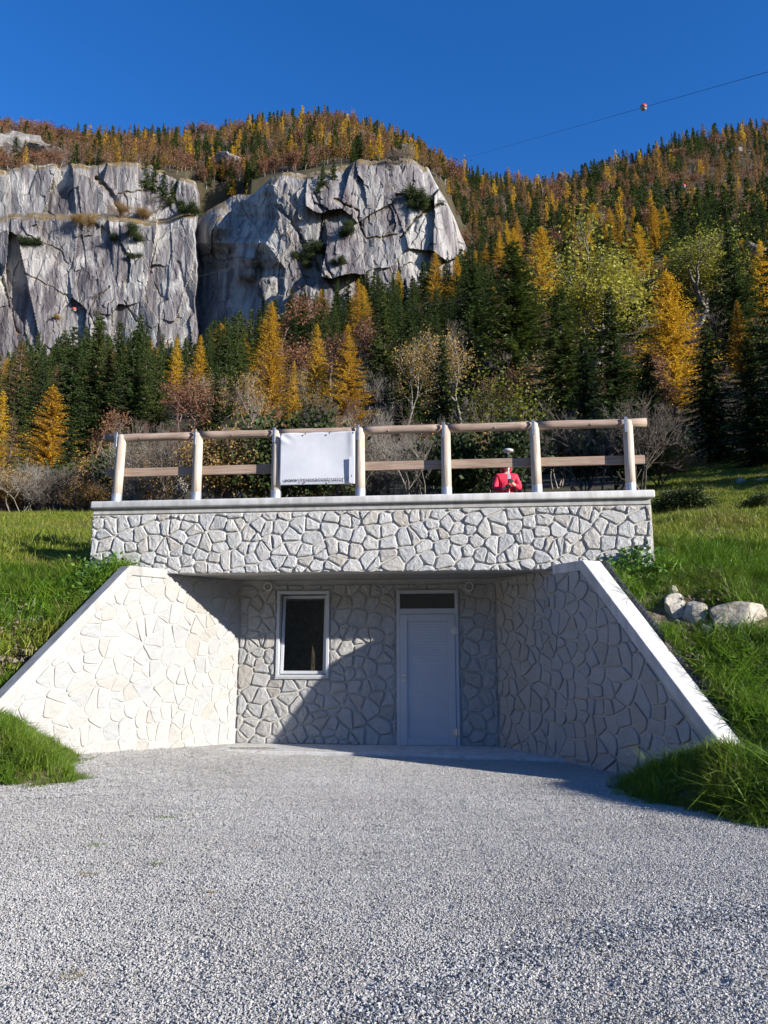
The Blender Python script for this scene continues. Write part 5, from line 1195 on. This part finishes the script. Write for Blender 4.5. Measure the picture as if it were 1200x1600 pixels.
for i, (px, py, D, sz, lab) in enumerate((
    (1066, 282, 380, (5.5, 5, 7), 'white rock tower on the right skyline slope'), (1045, 296, 372, (5, 4, 4.5), 'grey broken rock left of the white rock tower'), (950, 350, 262, (5.5, 4, 2.6), 'pale outcrop in the middle of the right slope'),
    (1170, 395, 150, (3, 3, 2.2), 'white rock among dark spruces near the right edge'), (1160, 250, 400, (12, 6, 8), 'grey rock band below the right skyline'), (1098, 318, 330, (3, 3, 3), 'small white rock on the right slope'), (880, 277, 430, (4, 4, 4), 'tiny rock on the skyline right of the cliff'),
    (30, 232, 335, (16, 8, 8), 'grey green rock slope above the left rock wall'), (70, 240, 330, (10, 8, 6), 'low grey rock hump above the left rock wall'), (360, 255, 325, (9, 6, 5), 'pale rock under the trees between the two cliffs'), (628, 240, 330, (6, 5, 5), 'rounded rock knob on top of the bright cliff'),
    (418, 448, 246, (4.2, 4, 4.5), 'pale rounded block fallen at the foot of the dark face'))):
    q = at(px, py, D); o = rock('rock_outcrop', q, sz, 400 + i, random.uniform(-.5, .5), sub=4, mat='cliff', rough=.3); tag(o, lab, 'rock')

# ------------------------------------------------------------------ cables and marker balls
t = NT('cable steel'); M['cable'] = t.done(t.ramp(t.noise(t.pos(), 1), [(.3, (.05, .055, .065)), (.7, (.08, .085, .095))]), .6)
t = NT('marker red'); M['red'] = t.done(t.ramp(t.noise(t.pos(), 4), [(.3, (.50, .05, .03)), (.7, (.62, .09, .05))]), .45)
t = NT('marker white'); M['white'] = t.done(t.ramp(t.noise(t.pos(), 4), [(.3, (.42, .42, .42)), (.7, (.55, .55, .55))]), .45)
def cable(p0, p1, rad, sag, lab, ball_px=None, ball_r=.35, balllab=''):
    p0 = np.array(p0); p1 = np.array(p1); T_ = np.linspace(0, 1, 400); P_ = p0[None] + (p1 - p0)[None] * T_[:, None]; P_[:, 2] -= sag * 4 * T_ * (1 - T_)
    mb = MB(); mb.tube([tuple(a) for a in P_[::10]] + [tuple(P_[-1])], rad, 5); o = mb.build('cable', M['cable']); tag(o, lab, 'cable')
    if ball_px:
        X_, _ = to_px(P_); k = int(np.argmin(np.abs(X_ - ball_px))); c = P_[k]; e = empty('marker_ball', tuple(c)); tag(e, balllab, 'marker ball', 'warning balls on the cables')
        for nm, m_, z0, z1 in (('red_half', 'red', 0, 1), ('white_half', 'white', -1, 0)):
            mb = MB(); ks = 8; pts = []; rd = []
            for j in range(ks + 1):
                a = (z0 + (z1 - z0) * j / ks) * math.pi / 2; pts.append((0, 0, ball_r * math.sin(a))); rd.append(max(ball_r * math.cos(a), .003))
            mb.tube(pts, rd, 20); mb.build(nm, M[m_], e, 0, True)
        mb = MB(); mb.tube([(-.0, 0, -.03), (0, 0, .03)], ball_r * 1.05, 20); mb.build('clamp_band', M['cable'], e)
        dirv = unit((p1 - p0)[None])[0]; mb = MB(); mb.tube([tuple(-dirv * ball_r * 1.25), tuple(dirv * ball_r * 1.25)], .05, 6); mb.build('clamp', M['cable'], e)
        e.rotation_euler = (.3, .35, 0)
cable(at(1320, 78, 48), at(640, 272, 430), .022, 0, 'upper thin cable slanting across the blue sky', 1006, .40, 'red and white ball hanging on the cable against the sky')
cable(at(-90, 538, 110), at(1320, 164, 190), .010, 0, 'thin cable crossing in front of the left rock wall', 118, .36, 'small red ball on the cable in front of the left rock wall')
cable(at(1330, 226, 150), at(620, 402, 220), .012, 0, 'thin cable low over the right hand slope', 1069, .5, 'small red ball over the right slope beside the white rock tower')
cable(at(520, 506, 120), at(1330, 352, 150), .012, 0, 'lowest thin cable crossing over the spruces')

# ------------------------------------------------------------------ person with survey pole
t = NT('red jacket'); n_ = t.noise(t.pos(), 22, 4); M['jacket'] = t.done(t.ramp(n_, [(.3, (.50, .018, .045)), (.7, (.66, .035, .075))]), .65, t.bump(n_, .5, .02))
t = NT('skin'); M['skin'] = t.done(t.ramp(t.noise(t.pos(), 12), [(.3, (.50, .30, .22)), (.7, (.60, .38, .28))]), .55)
t = NT('dark cloth'); M['dark'] = t.done(t.ramp(t.noise(t.pos(), 20), [(.3, (.012, .012, .015)), (.7, (.03, .03, .035))]), .7)
t = NT('hair'); M['hair'] = t.done(t.ramp(t.noise(t.pos(), 60), [(.3, (.02, .014, .01)), (.7, (.05, .035, .025))]), .6)
pe = at(791, 740, 14.0); pz = float(ground(pe[0], 14.0)[0]); pp = empty('person', (pe[0], 14.0, pz), R(0)); tag(pp, 'person in a red hooded jacket looking down and holding a survey pole with both hands', 'person')
hd_z = at(791, 729, 14.0)[2] - pz; K = hd_z / 1.62
def skin_mesh(name, joints, edges, mat, parent, sub=2, root=0):
    me = bpy.data.meshes.new(name); me.from_pydata([j[:3] for j in joints], edges, []); me.materials.append(mat); o = link(name, me, parent)
    sk = o.modifiers.new('skin', 'SKIN'); sk.use_smooth_shade = True; ss = o.modifiers.new('smooth', 'SUBSURF'); ss.levels = sub; ss.render_levels = sub
    for i, j in enumerate(joints): me.skin_vertices[0].data[i].radius = (j[3], j[4] if len(j) > 4 else j[3]); me.skin_vertices[0].data[i].use_root = (i == root)
    return o
# continuous body: legs, trunk, arms, neck, head (faces -y, towards the camera)
J = [(0, 0, .95, .13, .10), (0, .0, 1.15, .12, .095), (0, .0, 1.38, .15, .10), (0, -.01, 1.47, .06), (0, -.03, 1.55, .055),
     (.17, 0, 1.40, .06), (.235, -.06, 1.16, .045), (.10, -.27, 1.18, .035), (.035, -.33, 1.22, .03),
     (-.17, 0, 1.40, .06), (-.235, -.06, 1.14, .045), (-.10, -.27, 1.10, .035), (-.03, -.33, 1.12, .03),
     (.10, 0, .86, .085), (.11, -.01, .48, .06), (.11, .01, .08, .042), (.12, -.14, .035, .04, .03),
     (-.10, 0, .86, .085), (-.11, -.01, .48, .06), (-.11, .01, .08, .042), (-.12, -.14, .035, .04, .03)]
E_ = [(0, 1), (1, 2), (2, 3), (3, 4), (2, 5), (5, 6), (6, 7), (7, 8), (2, 9), (9, 10), (10, 11), (11, 12), (0, 13), (13, 14), (14, 15), (15, 16), (0, 17), (17, 18), (18, 19), (19, 20)]
sc_ = [(a[0] * K, a[1] * K, a[2] * K, *[q * K for q in a[3:]]) for a in J]
skin_mesh('body', sc_, E_, M['skin'], pp)
JJ = [(0, 0, .86, .165, .125), (0, 0, 1.0, .16, .12), (0, 0, 1.2, .165, .125), (0, .01, 1.38, .175, .12), (0, -.01, 1.50, .085), (.18, 0, 1.40, .085), (.25, -.06, 1.15, .07), (.11, -.26, 1.18, .052), (-.18, 0, 1.40, .085), (-.25, -.06, 1.13, .07), (-.11, -.26, 1.10, .052)]
skin_mesh('jacket', [(a[0] * K, a[1] * K, a[2] * K, *[q * K for q in a[3:]]) for a in JJ], [(0, 1), (1, 2), (2, 3), (3, 4), (3, 5), (5, 6), (6, 7), (3, 8), (8, 9), (9, 10)], M['jacket'], pp)
TJ = [(0, 0, .90, .14, .11), (.10, 0, .80, .10), (.11, -.01, .48, .075), (.11, .01, .10, .065), (-.10, 0, .80, .10), (-.11, -.01, .48, .075), (-.11, .01, .10, .065)]
skin_mesh('trousers', [(a[0] * K, a[1] * K, a[2] * K, *[q * K for q in a[3:]]) for a in TJ], [(0, 1), (1, 2), (2, 3), (0, 4), (4, 5), (5, 6)], M['dark'], pp)
def blob(name, c, rad, mat, parent, f=None, sub=3):
    bm = bmesh.new(); bmesh.ops.create_icosphere(bm, subdivisions=sub, radius=1)
    for v in bm.verts:
        p = Vector((v.co.x * rad[0], v.co.y * rad[1], v.co.z * rad[2]))
        if f: p = f(p, v.co)
        v.co = p + Vector(c)
    me = bpy.data.meshes.new(name); bm.to_mesh(me); bm.free(); me.materials.append(mat); me.shade_smooth(); return link(name, me, parent)
hz = 1.62 * K; hy = -.05
def headf(p, n):
    if n.z < -.2: p.x *= 1 + .25 * (n.z + .2); 
    if abs(n.x) < .22 and n.y < -.75 and -.25 < n.z < .15: p.y -= .022
    if abs(abs(n.x) - .38) < .15 and n.y < -.6 and .0 < n.z < .25: p.y += .012
    return p
hd = blob('head', (0, hy, hz), (.075, .095, .115), M['skin'], pp, headf)
for sx in (-1, 1):
    blob('eye', (sx * .03, hy - .082, hz + .01), (.011, .008, .008), M['dark'], hd, sub=2); blob('ear', (sx * .077, hy + .005, hz - .005), (.012, .02, .03), M['skin'], hd, sub=2)
blob('mouth', (0, hy - .088, hz - .055), (.024, .008, .006), M['jacket'], hd, sub=2)
blob('hair', (0, hy + .012, hz + .025), (.083, .098, .105), M['hair'], hd, lambda p, n: p if (n.y > -.25 or n.z > .45) else Vector((p.x * .7, p.y * .4, p.z * .7)))
blob('hood', (0, hy + .03, hz - .01), (.112, .105, .155), M['jacket'], pp, lambda p, n: p if n.y > -.35 else Vector((p.x * .98, -.03 + .0 * p.y, p.z * .98)) if (abs(n.x) > .6 or n.z > .75 or n.z < -.6) else Vector((p.x * .75, .03, p.z * .75)))
pole_x = -.01
for sx, cz in ((1, 1.235), (-1, 1.125)):
    cx, cy, cz = sx * .045, -.335 * K, cz * K
    Jh = [(cx + sx * .03, cy + .03, cz, .03, .022), (cx - sx * .01, cy - .0, cz, .036, .018)]; Eh = [(0, 1)]
    for f_ in range(4):
        z_ = cz + (.027 - f_ * .018); L_ = (.9, 1.05, 1, .8)[f_]; b = len(Jh)
        Jh += [(cx - sx * .03, cy - .02, z_, .009), (cx - sx * .062 * L_, cy - .035, z_, .0085), (cx - sx * .07 * L_, cy - .002, z_, .008)]; Eh += [(1, b), (b, b + 1), (b + 1, b + 2)]
    b = len(Jh); Jh += [(cx - sx * .005, cy - .02, cz + .035, .010), (cx - sx * .035, cy - .04, cz + .045, .009)]; Eh += [(0, b), (b, b + 1)]
    skin_mesh('glove', Jh, Eh, M['dark'], pp)
pl = empty('survey_pole', (pe[0] + pole_x, 14.0 - .345 * K, pz)); tag(pl, 'white survey pole topped by a flat receiver disc held by the person', 'survey pole')
top_z = at(790, 703, 14.0 - .345)[2] - pz
mb = MB(); mb.tube([(0, 0, -.0), (0, 0, .12)], [.003, .014], 8); mb.tube([(0, 0, .12), (0, 0, top_z - .06)], .015, 10); mb.build('rod', M['white'], pl, 0, True)
for q_ in (.45, .95, 1.45):
    mb = MB(); mb.tube([(0, 0, q_), (0, 0, q_ + .2)], .0158, 10); mb.build('red_band', M['red'], pl)
mb = MB(); mb.tube([(0, 0, top_z - .045), (0, 0, top_z - .035), (0, 0, top_z - .015), (0, 0, top_z + .005), (0, 0, top_z + .02), (0, 0, top_z + .028)], [.03, .075, .10, .10, .07, .02], 20); mb.build('receiver', M['white'], pl, 0, True)
mb = MB(); mb.tube([(0, 0, top_z - .16), (0, 0, top_z - .07)], .028, 10); mb.build('battery_housing', M['dark'], pl)
mb = MB(); mb.box(-.03, .03, -.045, -.02, 1.27 * K, 1.36 * K); mb.build('controller', M['steel'], pl, .004)

# ------------------------------------------------------------------ grass, gravel and litter
def tuft(n, rad, h, w, seed, lean=.5, segs=3):
    r_ = np.random.default_rng(seed); V = []; F = []
    a = r_.uniform(0, 6.28, n); d = rad * np.sqrt(r_.random(n)); bx = d * np.cos(a); by = d * np.sin(a); az = r_.uniform(0, 6.28, n); H = h * r_.uniform(.45, 1.15, n); ln = lean * r_.uniform(.2, 1.3, n)
    for i in range(n):
        o = len(V); dx, dy = math.cos(az[i]), math.sin(az[i]); sx, sy = -dy * w * .5, dx * w * .5
        for k in range(segs):
            f = k / segs; b = ln[i] * H[i] * f * f; z = H[i] * (f - .35 * ln[i] * f * f); ww = 1 - .55 * f
            V += [(bx[i] + dx * b - sx * ww, by[i] + dy * b - sy * ww, z), (bx[i] + dx * b + sx * ww, by[i] + dy * b + sy * ww, z)]
        b = ln[i] * H[i]; V.append((bx[i] + dx * b, by[i] + dy * b, H[i] * (1 - .35 * ln[i])))
        for k in range(segs - 1): F.append((o + 2 * k, o + 2 * k + 1, o + 2 * k + 3, o + 2 * k + 2))
        F.append((o + 2 * segs - 2, o + 2 * segs - 1, o + 2 * segs, o + 2 * segs))
    V = np.array(V); F = np.array(F); tri = F[:, 2] == F[:, 3]
    return V, F[~tri], F[tri][:, :3]
def tuft_mesh(name, mat, *a, **k):
    V, Q, T_ = tuft(*a, **k); me = np_mesh(name, V, [(Q, 0), (T_, 0)]); me.materials.append(M[mat]); return me
lush = proto_collection('lush tufts', [tuft_mesh('lush tuft', 'grass', nb_, .12, .24, w_, 500 + k, lean=ln) for k, (ln, nb_, w_) in enumerate(((.5, 34, .008), (1.1, 30, .009), (1.5, 26, .011), (.8, 40, .006)))])
short = proto_collection('short tufts', [tuft_mesh('short tuft', 'meadow', 34, .15, .11, .008, 510 + k, lean=.6, segs=2) for k in range(3)])
dryc = proto_collection('dry tufts', [tuft_mesh('dry tuft', 'dry', 24, .10, .20, .005, 520 + k, lean=.9) for k in range(3)])
def slope_n(x, y):
    e = .12; return (ground(x + e, y) - ground(x - e, y)) / (2 * e), (ground(x, y + e) - ground(x, y - e)) / (2 * e)
r = np.random.default_rng(31)
N_ = 300000; gyy = 4.0 + (46 - 4.0) * r.random(N_) ** 1.75; gx = r.uniform(-1, 1, N_) * (gyy * .62 + 3.0)
gz = ground(gx, gyy); ppx, ppy = to_px(np.stack([gx, gyy, gz], 1))
u_, v_ = to_uv(gx, gyy)
over = gz - gravel_z(gx, gyy)
in_build = (u_ > U0 - .05) & (u_ < U1 + .05) & (v_ > -1.40) & (v_ < 3.4)
def wing_sn(side):
    u0 = 4.25 if side > 0 else 0.0; du = u_ - u0; return du * (KW / WL) * side - v_ / WL, du * side / WL + v_ * KW / WL
sr, nr_ = wing_sn(1); sl, nl_ = wing_sn(-1)
on_wing = ((sr > -.5) & (sr < 4.85) & (nr_ > -.06) & (nr_ < .40)) | ((sl > -.5) & (sl < 4.85) & (nl_ > -.06) & (nl_ < .34))
vis = (ppx > -160) & (ppx < 1380) & (ppy < 1500) & ((over > .015) | ((over > -.05) & (r.random(N_) < .25))) & ~in_build & ~on_wing
behind = ((gyy > 13.5) & (ppx > 175) & (ppx < 985)) | ((gyy > 33) & (ppx < 1000))
vis &= ~behind
# bare soil round the rocks
band_r = np.exp(-(((ppy - 965) / 34) ** 2)) * (ppx > 1000); band_l = np.exp(-(((ppy - 960) / 30) ** 2)) * (ppx < 110); scr = np.exp(-(((ppx - 52) / 45) ** 2 + ((ppy - 1035) / 28) ** 2)); bare2 = np.exp(-(((ppx - 1110) / 60) ** 2 + ((ppy - 838) / 16) ** 2))
keep = r.random(N_) > .94 * np.clip(np.maximum.reduce([band_r * 1.05, band_l * .7, scr * .95, bare2 * .85]) + .25 * fbm(gx * 2, gyy * 2, 3), 0, 1)
dens = np.clip(70 / (20 + (gyy - 4) ** 1.5 * 2.2), .12, 1)
sel = vis & keep
gx, gyy, gz, ppx, ppy, over = gx[sel], gyy[sel], gz[sel], ppx[sel], ppy[sel], over[sel]
n1 = fbm(gx * .8 + 5, gyy * .8, 3)
is_dry = r.random(len(gx)) < np.clip(.07 + .14 * (n1 > .15) + .25 * np.exp(-((ppy - 925) / 22) ** 2) * (ppx > 1000), 0, 1)
is_short = (~is_dry) & ((gyy > 12.2) | ((ppx < 200) & (ppy < 1060) & (ppy > 985)))
is_lush = ~is_dry & ~is_short
def put(name, mask, coll, k, s0, s1, label, thin=1.0, zs=1.0):
    m = mask & (r.random(len(mask)) < thin); x, y, z = gx[m], gyy[m], gz[m]; n = len(x)
    if not n: return
    a, b = slope_n(x, y); s = r.uniform(s0, s1, n) * np.where((ppy[m] > 1105) & (ppx[m] < 1130), .72, 1) * (1 + .75 * fbm(x * 2.2, y * 2.2, 2)) * np.where(r.random(n) < .06, 1.35, 1) * np.clip(.68 + over[m] * 2.2, .65, 1.0)
    o = scatter_object(name, coll, np.stack([x, y, np.maximum(z, gravel_z(x, y) - .01) - .015], 1), np.stack([b * .5 + r.normal(size=n) * .22, -a * .5 + r.normal(size=n) * .22, r.uniform(0, 6.28, n)], 1), np.stack([s, s, s * zs], 1), r.integers(0, k, n))
    tag(o, label, 'grass', kind='stuff')
put('long_grass', is_lush, lush, 4, .5, 1.1, 'long lush green grass on the banks beside the stone walls', .85)
put('meadow_grass', is_short, short, 3, .7, 1.4, 'short yellow green meadow grass beyond the parapet')
put('dry_grass', is_dry, dryc, 3, .5, 1.1, 'dry tan grass tufts mixed into the banks')

# gravel: patches of loose chips
def chips(seed, rad=.36, n=2300, s0=.0038, s1=.0088):
    r_ = np.random.default_rng(seed); base = np.array([[1, 0, 0], [-.5, .87, 0], [-.5, -.87, 0], [.1, .1, .75], [-.3, -.2, -.6], [.55, .5, .35]]) 
    tri = np.array([[0, 5, 3], [5, 1, 3], [1, 2, 3], [2, 0, 3], [0, 4, 5], [5, 4, 1], [1, 4, 2], [2, 4, 0]])
    a = r_.uniform(0, 6.28, n); d = rad * np.sqrt(r_.random(n)); c = np.stack([d * np.cos(a), d * np.sin(a), r_.uniform(-.003, .006, n)], 1); s = s0 + (s1 - s0) * r_.random(n) ** 1.6
    B = base[None] * (s[:, None, None] * r_.uniform(.65, 1.35, (n, 6, 3))); rot = r_.normal(size=(n, 3, 3)); q, _ = np.linalg.qr(rot); B = np.einsum('nij,nkj->nki', q, B); B[:, :, 2] *= .8
    V = (B + c[:, None]).reshape(-1, 3); F = (tri[None] + (np.arange(n) * 6)[:, None, None]).reshape(-1, 3); me = np_mesh('chips', V, [(F, 0)]); me.materials.append(M['gravel']); return me
def rubble(seed):
    me = chips(seed, .2, 14, .012, .055); me.materials[0] = M['soil']; return me
rb = proto_collection('rubble set', [rubble(740 + k) for k in range(3)])
pts = []
for cx_, cy_, wx, wy, n in ((20, 945, 30, 22, 16), (40, 1040, 35, 26, 34), (10, 985, 20, 20, 8), (1060, 985, 26, 30, 22), (1100, 840, 55, 16, 18), (1085, 1020, 16, 24, 14), (1130, 930, 50, 6, 14)):
    for _ in range(n):
        q = hit(cx_ + r.normal() * wx * .6, cy_ + r.normal() * wy * .6)
        if q is not None: pts.append(q)
pts = np.array(pts); u_, v_ = to_uv(pts[:, 0], pts[:, 1]); a1, b1 = wing_sn(1); a2, b2 = wing_sn(-1)
pts = pts[~(((b1 > -.4) & (b1 < .48)) | ((b2 > -.4) & (b2 < .36)))]; n = len(pts); o = scatter_object('rubble', rb, pts, r.uniform(-.4, .4, (n, 3)) + np.stack([np.zeros(n), np.zeros(n), r.uniform(0, 6, n)], 1), np.repeat(r.uniform(.5, 1.2, n)[:, None], 3, 1), r.integers(0, 3, n)); tag(o, 'crumbled tan stones and clods of soil on the banks', 'rubble', kind='stuff')

# leafy weeds at the corners of the parapet
t = NT('weed leaves'); isl = t.N('ShaderNodeNewGeometry').outputs['Random Per Island']; M['weed'] = t.done(t.ramp(isl, [(0, (.05, .12, .02)), (1, (.12, .24, .03))]), .5, None, 0, .35, .3)
def weed(seed, n=26, R_=.22, H_=.2):
    r_ = np.random.default_rng(seed); p = np.stack([r_.normal(size=n) * R_ * .5, r_.normal(size=n) * R_ * .5, r_.uniform(.02, H_, n)], 1); d = unit(r_.normal(size=(n, 3)) + [0, 0, .4]); s = unit(np.cross(d, r_.normal(size=(n, 3))))
    V, F = diamonds(p, d, s, r_.uniform(.05, .11, n), r_.uniform(.03, .055, n)); me = np_mesh('weed', V, [(F, 0)]); me.materials.append(M['weed']); return me
wc = proto_collection('weed set', [weed(600 + k) for k in range(3)])
wp = []
for px, py, D, sp, n in ((1000, 895, 11.0, 32, 26), (150, 895, 11.6, 34, 26), (120, 900, 11.2, 40, 12), (1000, 1190, 8.7, 30, 10), (960, 900, 11.0, 20, 14)):
    for _ in range(n):
        q = at(px + r.normal() * sp * .6, py, D + r.normal() * .25); wp.append((q[0], q[1], 0))
wp = np.array(wp); wp[:, 2] = ground(wp[:, 0], wp[:, 1]); uu_, vv_ = to_uv(wp[:, 0], wp[:, 1]); u_, v_ = uu_, vv_; sr, nr_ = wing_sn(1); sl, nl_ = wing_sn(-1)
okm = ~((sr > -.5) & (sr < 4.9) & (nr_ < .5)) & ~((sl > -.5) & (sl < 4.9) & (nl_ < .45)) | ((sl < 0) | (sr < 0))
okm = ~(((sr > -.5) & (sr < 5.0) & (nr_ > -.4) & (nr_ < .52)) | ((sl > -.5) & (sl < 5.0) & (nl_ > -.4) & (nl_ < .42)) | ((nr_ < .3) & (nl_ < .3))); wp = wp[okm]; n = len(wp)
o = scatter_object('leafy_weeds', wc, wp, np.stack([np.zeros(n), np.zeros(n), r.uniform(0, 6.28, n)], 1), np.repeat(r.uniform(.6, 1.3, n)[:, None], 3, 1), r.integers(0, 3, n)); tag(o, 'broad leaved green weeds at the ends of the stone parapet', 'weeds', kind='stuff')

def dark_chips(seed):
    me = chips(seed, .30, 900, .006, .015); me.materials[0] = M['gravel_dark']; return me
def track_chips(seed):
    me = chips(seed, .09, 26, .006, .014); me.materials[0] = M['gravel_dark']; return me
gc = proto_collection('chip patches', [chips(700 + k) for k in range(5)] + [chips(710 + k, s0=.005, s1=.0115, n=1500) for k in range(2)] + [dark_chips(720 + k) for k in range(2)] + [track_chips(730)])
TRK = [at_ground(a_, b_) for a_, b_ in zip(np.linspace(1260, 520, 40), np.interp(np.linspace(1260, 520, 40), [520, 640, 760, 880, 1000, 1130, 1260], [1605, 1562, 1520, 1482, 1455, 1432, 1418]))]
pts = []; idx = []
for y in np.arange(2.2, 13.0, .40):
    for x in np.arange(-6.5, 6.5, .40):
        xx = x + r.uniform(-.08, .08); yy = y + r.uniform(-.08, .08); uu, vv = to_uv(xx, yy)
        if vv > -1.15: continue
        zz = float(gravel_z(xx, yy)); zb = float(near_z(np.array([xx]), np.array([yy]))[0])
        if zb > zz + .10: continue
        if not bool(inside_recess(np.array([xx]), np.array([yy]), .0)[0]) and vv > -3.6: continue
        if abs(xx) > yy * .62 + 1.0: continue
        td = min(np.hypot(xx - q_[0], yy - q_[1]) for q_ in TRK); pts.append((xx, yy, zz)); coarse = ((abs(td) < .35 or td < .15) and xx > -.6 and yy < 5.2) or (yy < 4.6 and r.random() < .25) or r.random() < .04; idx.append(int(r.integers(5, 7)) if coarse else int(r.integers(0, 5)))
TR = [at_ground(*p) for p in ((1260, 1418), (1130, 1432), (1000, 1455), (880, 1482), (760, 1520), (640, 1562), (520, 1605))]
for a_, b_ in zip(TR[:-1], TR[1:]):
    L_ = np.linalg.norm(b_ - a_); 
    for k in range(int(L_ / .024)):
        q = a_ + (b_ - a_) * r.random() + r.normal(size=3) * .055; pts.append((q[0], q[1], .003)); idx.append(9)
n = len(pts); o = scatter_object('gravel', gc, pts, np.stack([np.zeros(n), np.zeros(n), r.uniform(0, 6.28, n)], 1), np.ones((n, 3)), idx); tag(o, 'loose pale grey gravel covering the yard', 'gravel', kind='stuff')

# weeds sprouting and leaves lying on the gravel
for i, (px, py, s) in enumerate(((262, 1281, .16), (296, 1274, .09), (150, 1325, .12), (138, 1369, .10), (244, 1351, .07), (110, 1527, .13), (345, 1209, .10), (205, 1172, .10), (108, 1232, .09))):
    q = at_ground(px, py); me = tuft_mesh('weed_tuft', 'dry' if i % 2 else 'grass', 60, .5 * s, .16 * s + .008, .003, 800 + i, lean=1.2, segs=2)
    o = link('weed_tuft', me, None, (q[0], q[1], float(gravel_z(q[0], q[1])) + .004)); o.scale = (1.6, .8, 1)
    tag(o, ('largest green weed tuft sprouting in the gravel', 'small dry tuft right beside the largest green weed', 'flat green weed in the gravel left of centre', 'small dry weed below the flat green one in the gravel', 'tiny weed between two others on the left gravel', 'dry weed tuft near the bottom left corner', 'tiny weed in the gravel in front of the sunlit wing wall', 'little weed at the foot of the sunlit wing wall', 'weed at the edge of the left grass mound')[i], 'weed')
t = NT('dead leaf'); M['leaf'] = t.done(t.ramp(t.N('ShaderNodeObjectInfo').outputs['Random'], [(0, (.20, .10, .04)), (.5, (.34, .20, .08)), (1, (.42, .28, .14))]), .7, None, 0, .3, .2)
def leaf_mesh():
    mb = []; pts = [(-.5, 0, .02), (-.25, .22, .08), (.1, .28, .03), (.5, .02, .1), (.12, -.27, .05), (-.25, -.2, .09)]
    me = bpy.data.meshes.new('dry_leaf'); me.from_pydata(pts + [(0, 0, -.02)], [], [(i, (i + 1) % 6, 6) for i in range(6)]); me.materials.append(M['leaf']); return me
lm = leaf_mesh(); random.seed(4)
for i in range(34):
    if i < 12: px, py = random.uniform(190, 235), random.uniform(1170, 1177)
    elif i < 22: px, py = random.uniform(360, 470), random.uniform(1168, 1182)
    else: px, py = random.uniform(60, 1150), random.uniform(1185, 1420)
    q = at_ground(px, py, .05 if 12 <= i < 22 else .012); s = random.uniform(.03, .06); inner_ = inside_recess(np.array([q[0]]), np.array([q[1]]), -.08)[0] or q[1] < 9
    if not inner_: q = at_ground(300, 1190, .1)
    o = link('dry_leaf', lm, None, (q[0], q[1], q[2] + (float(gravel_z(q[0], q[1])) if i >= 12 else .06)), random.uniform(0, 6.28)); o.scale = (s, s, s)
    w_ = ('at the foot of the sunlit wing wall', 'on the concrete apron under the window', 'scattered on the open gravel')[0 if i < 12 else 1 if i < 22 else 2]
    tag(o, 'curled brown leaf lying ' + w_, 'leaf', 'dry leaves ' + w_)
# gravel dust patches on the apron
def grit(name, px, py, rx, ry, mat, n, lab, seed):
    r_ = np.random.default_rng(seed); q = at_ground(px, py, .045); me = chips(seed, 1.0, n, .004, .009); me.name = name; me.materials[0] = M[mat]
    co = np.empty(len(me.vertices) * 3, np.float32); me.vertices.foreach_get('co', co); co = co.reshape(-1, 3); c0 = co.reshape(-1, 6, 3).mean(1, keepdims=True); loc = co.reshape(-1, 6, 3) - c0; c0 = c0 * np.array([rx, ry, .5]); me.vertices.foreach_set('co', (c0 + loc).reshape(-1).astype(np.float32))
    o = link(name, me, None, (q[0], q[1], .045), BA); tag(o, lab, 'grit', kind='stuff')
grit('sandy_grit', 395, 1169, .38, .13, 'soil', 500, 'sandy grit spilled on the apron below the window', 901)
grit('grey_grit', 500, 1172, .40, .10, 'gravel', 450, 'grey grit spilled on the apron right of the window', 902)
print('stones', n_par, 'objects', len(bpy.data.objects), 'trees', cnt, {k: len(v) for k, v in rest.items()})
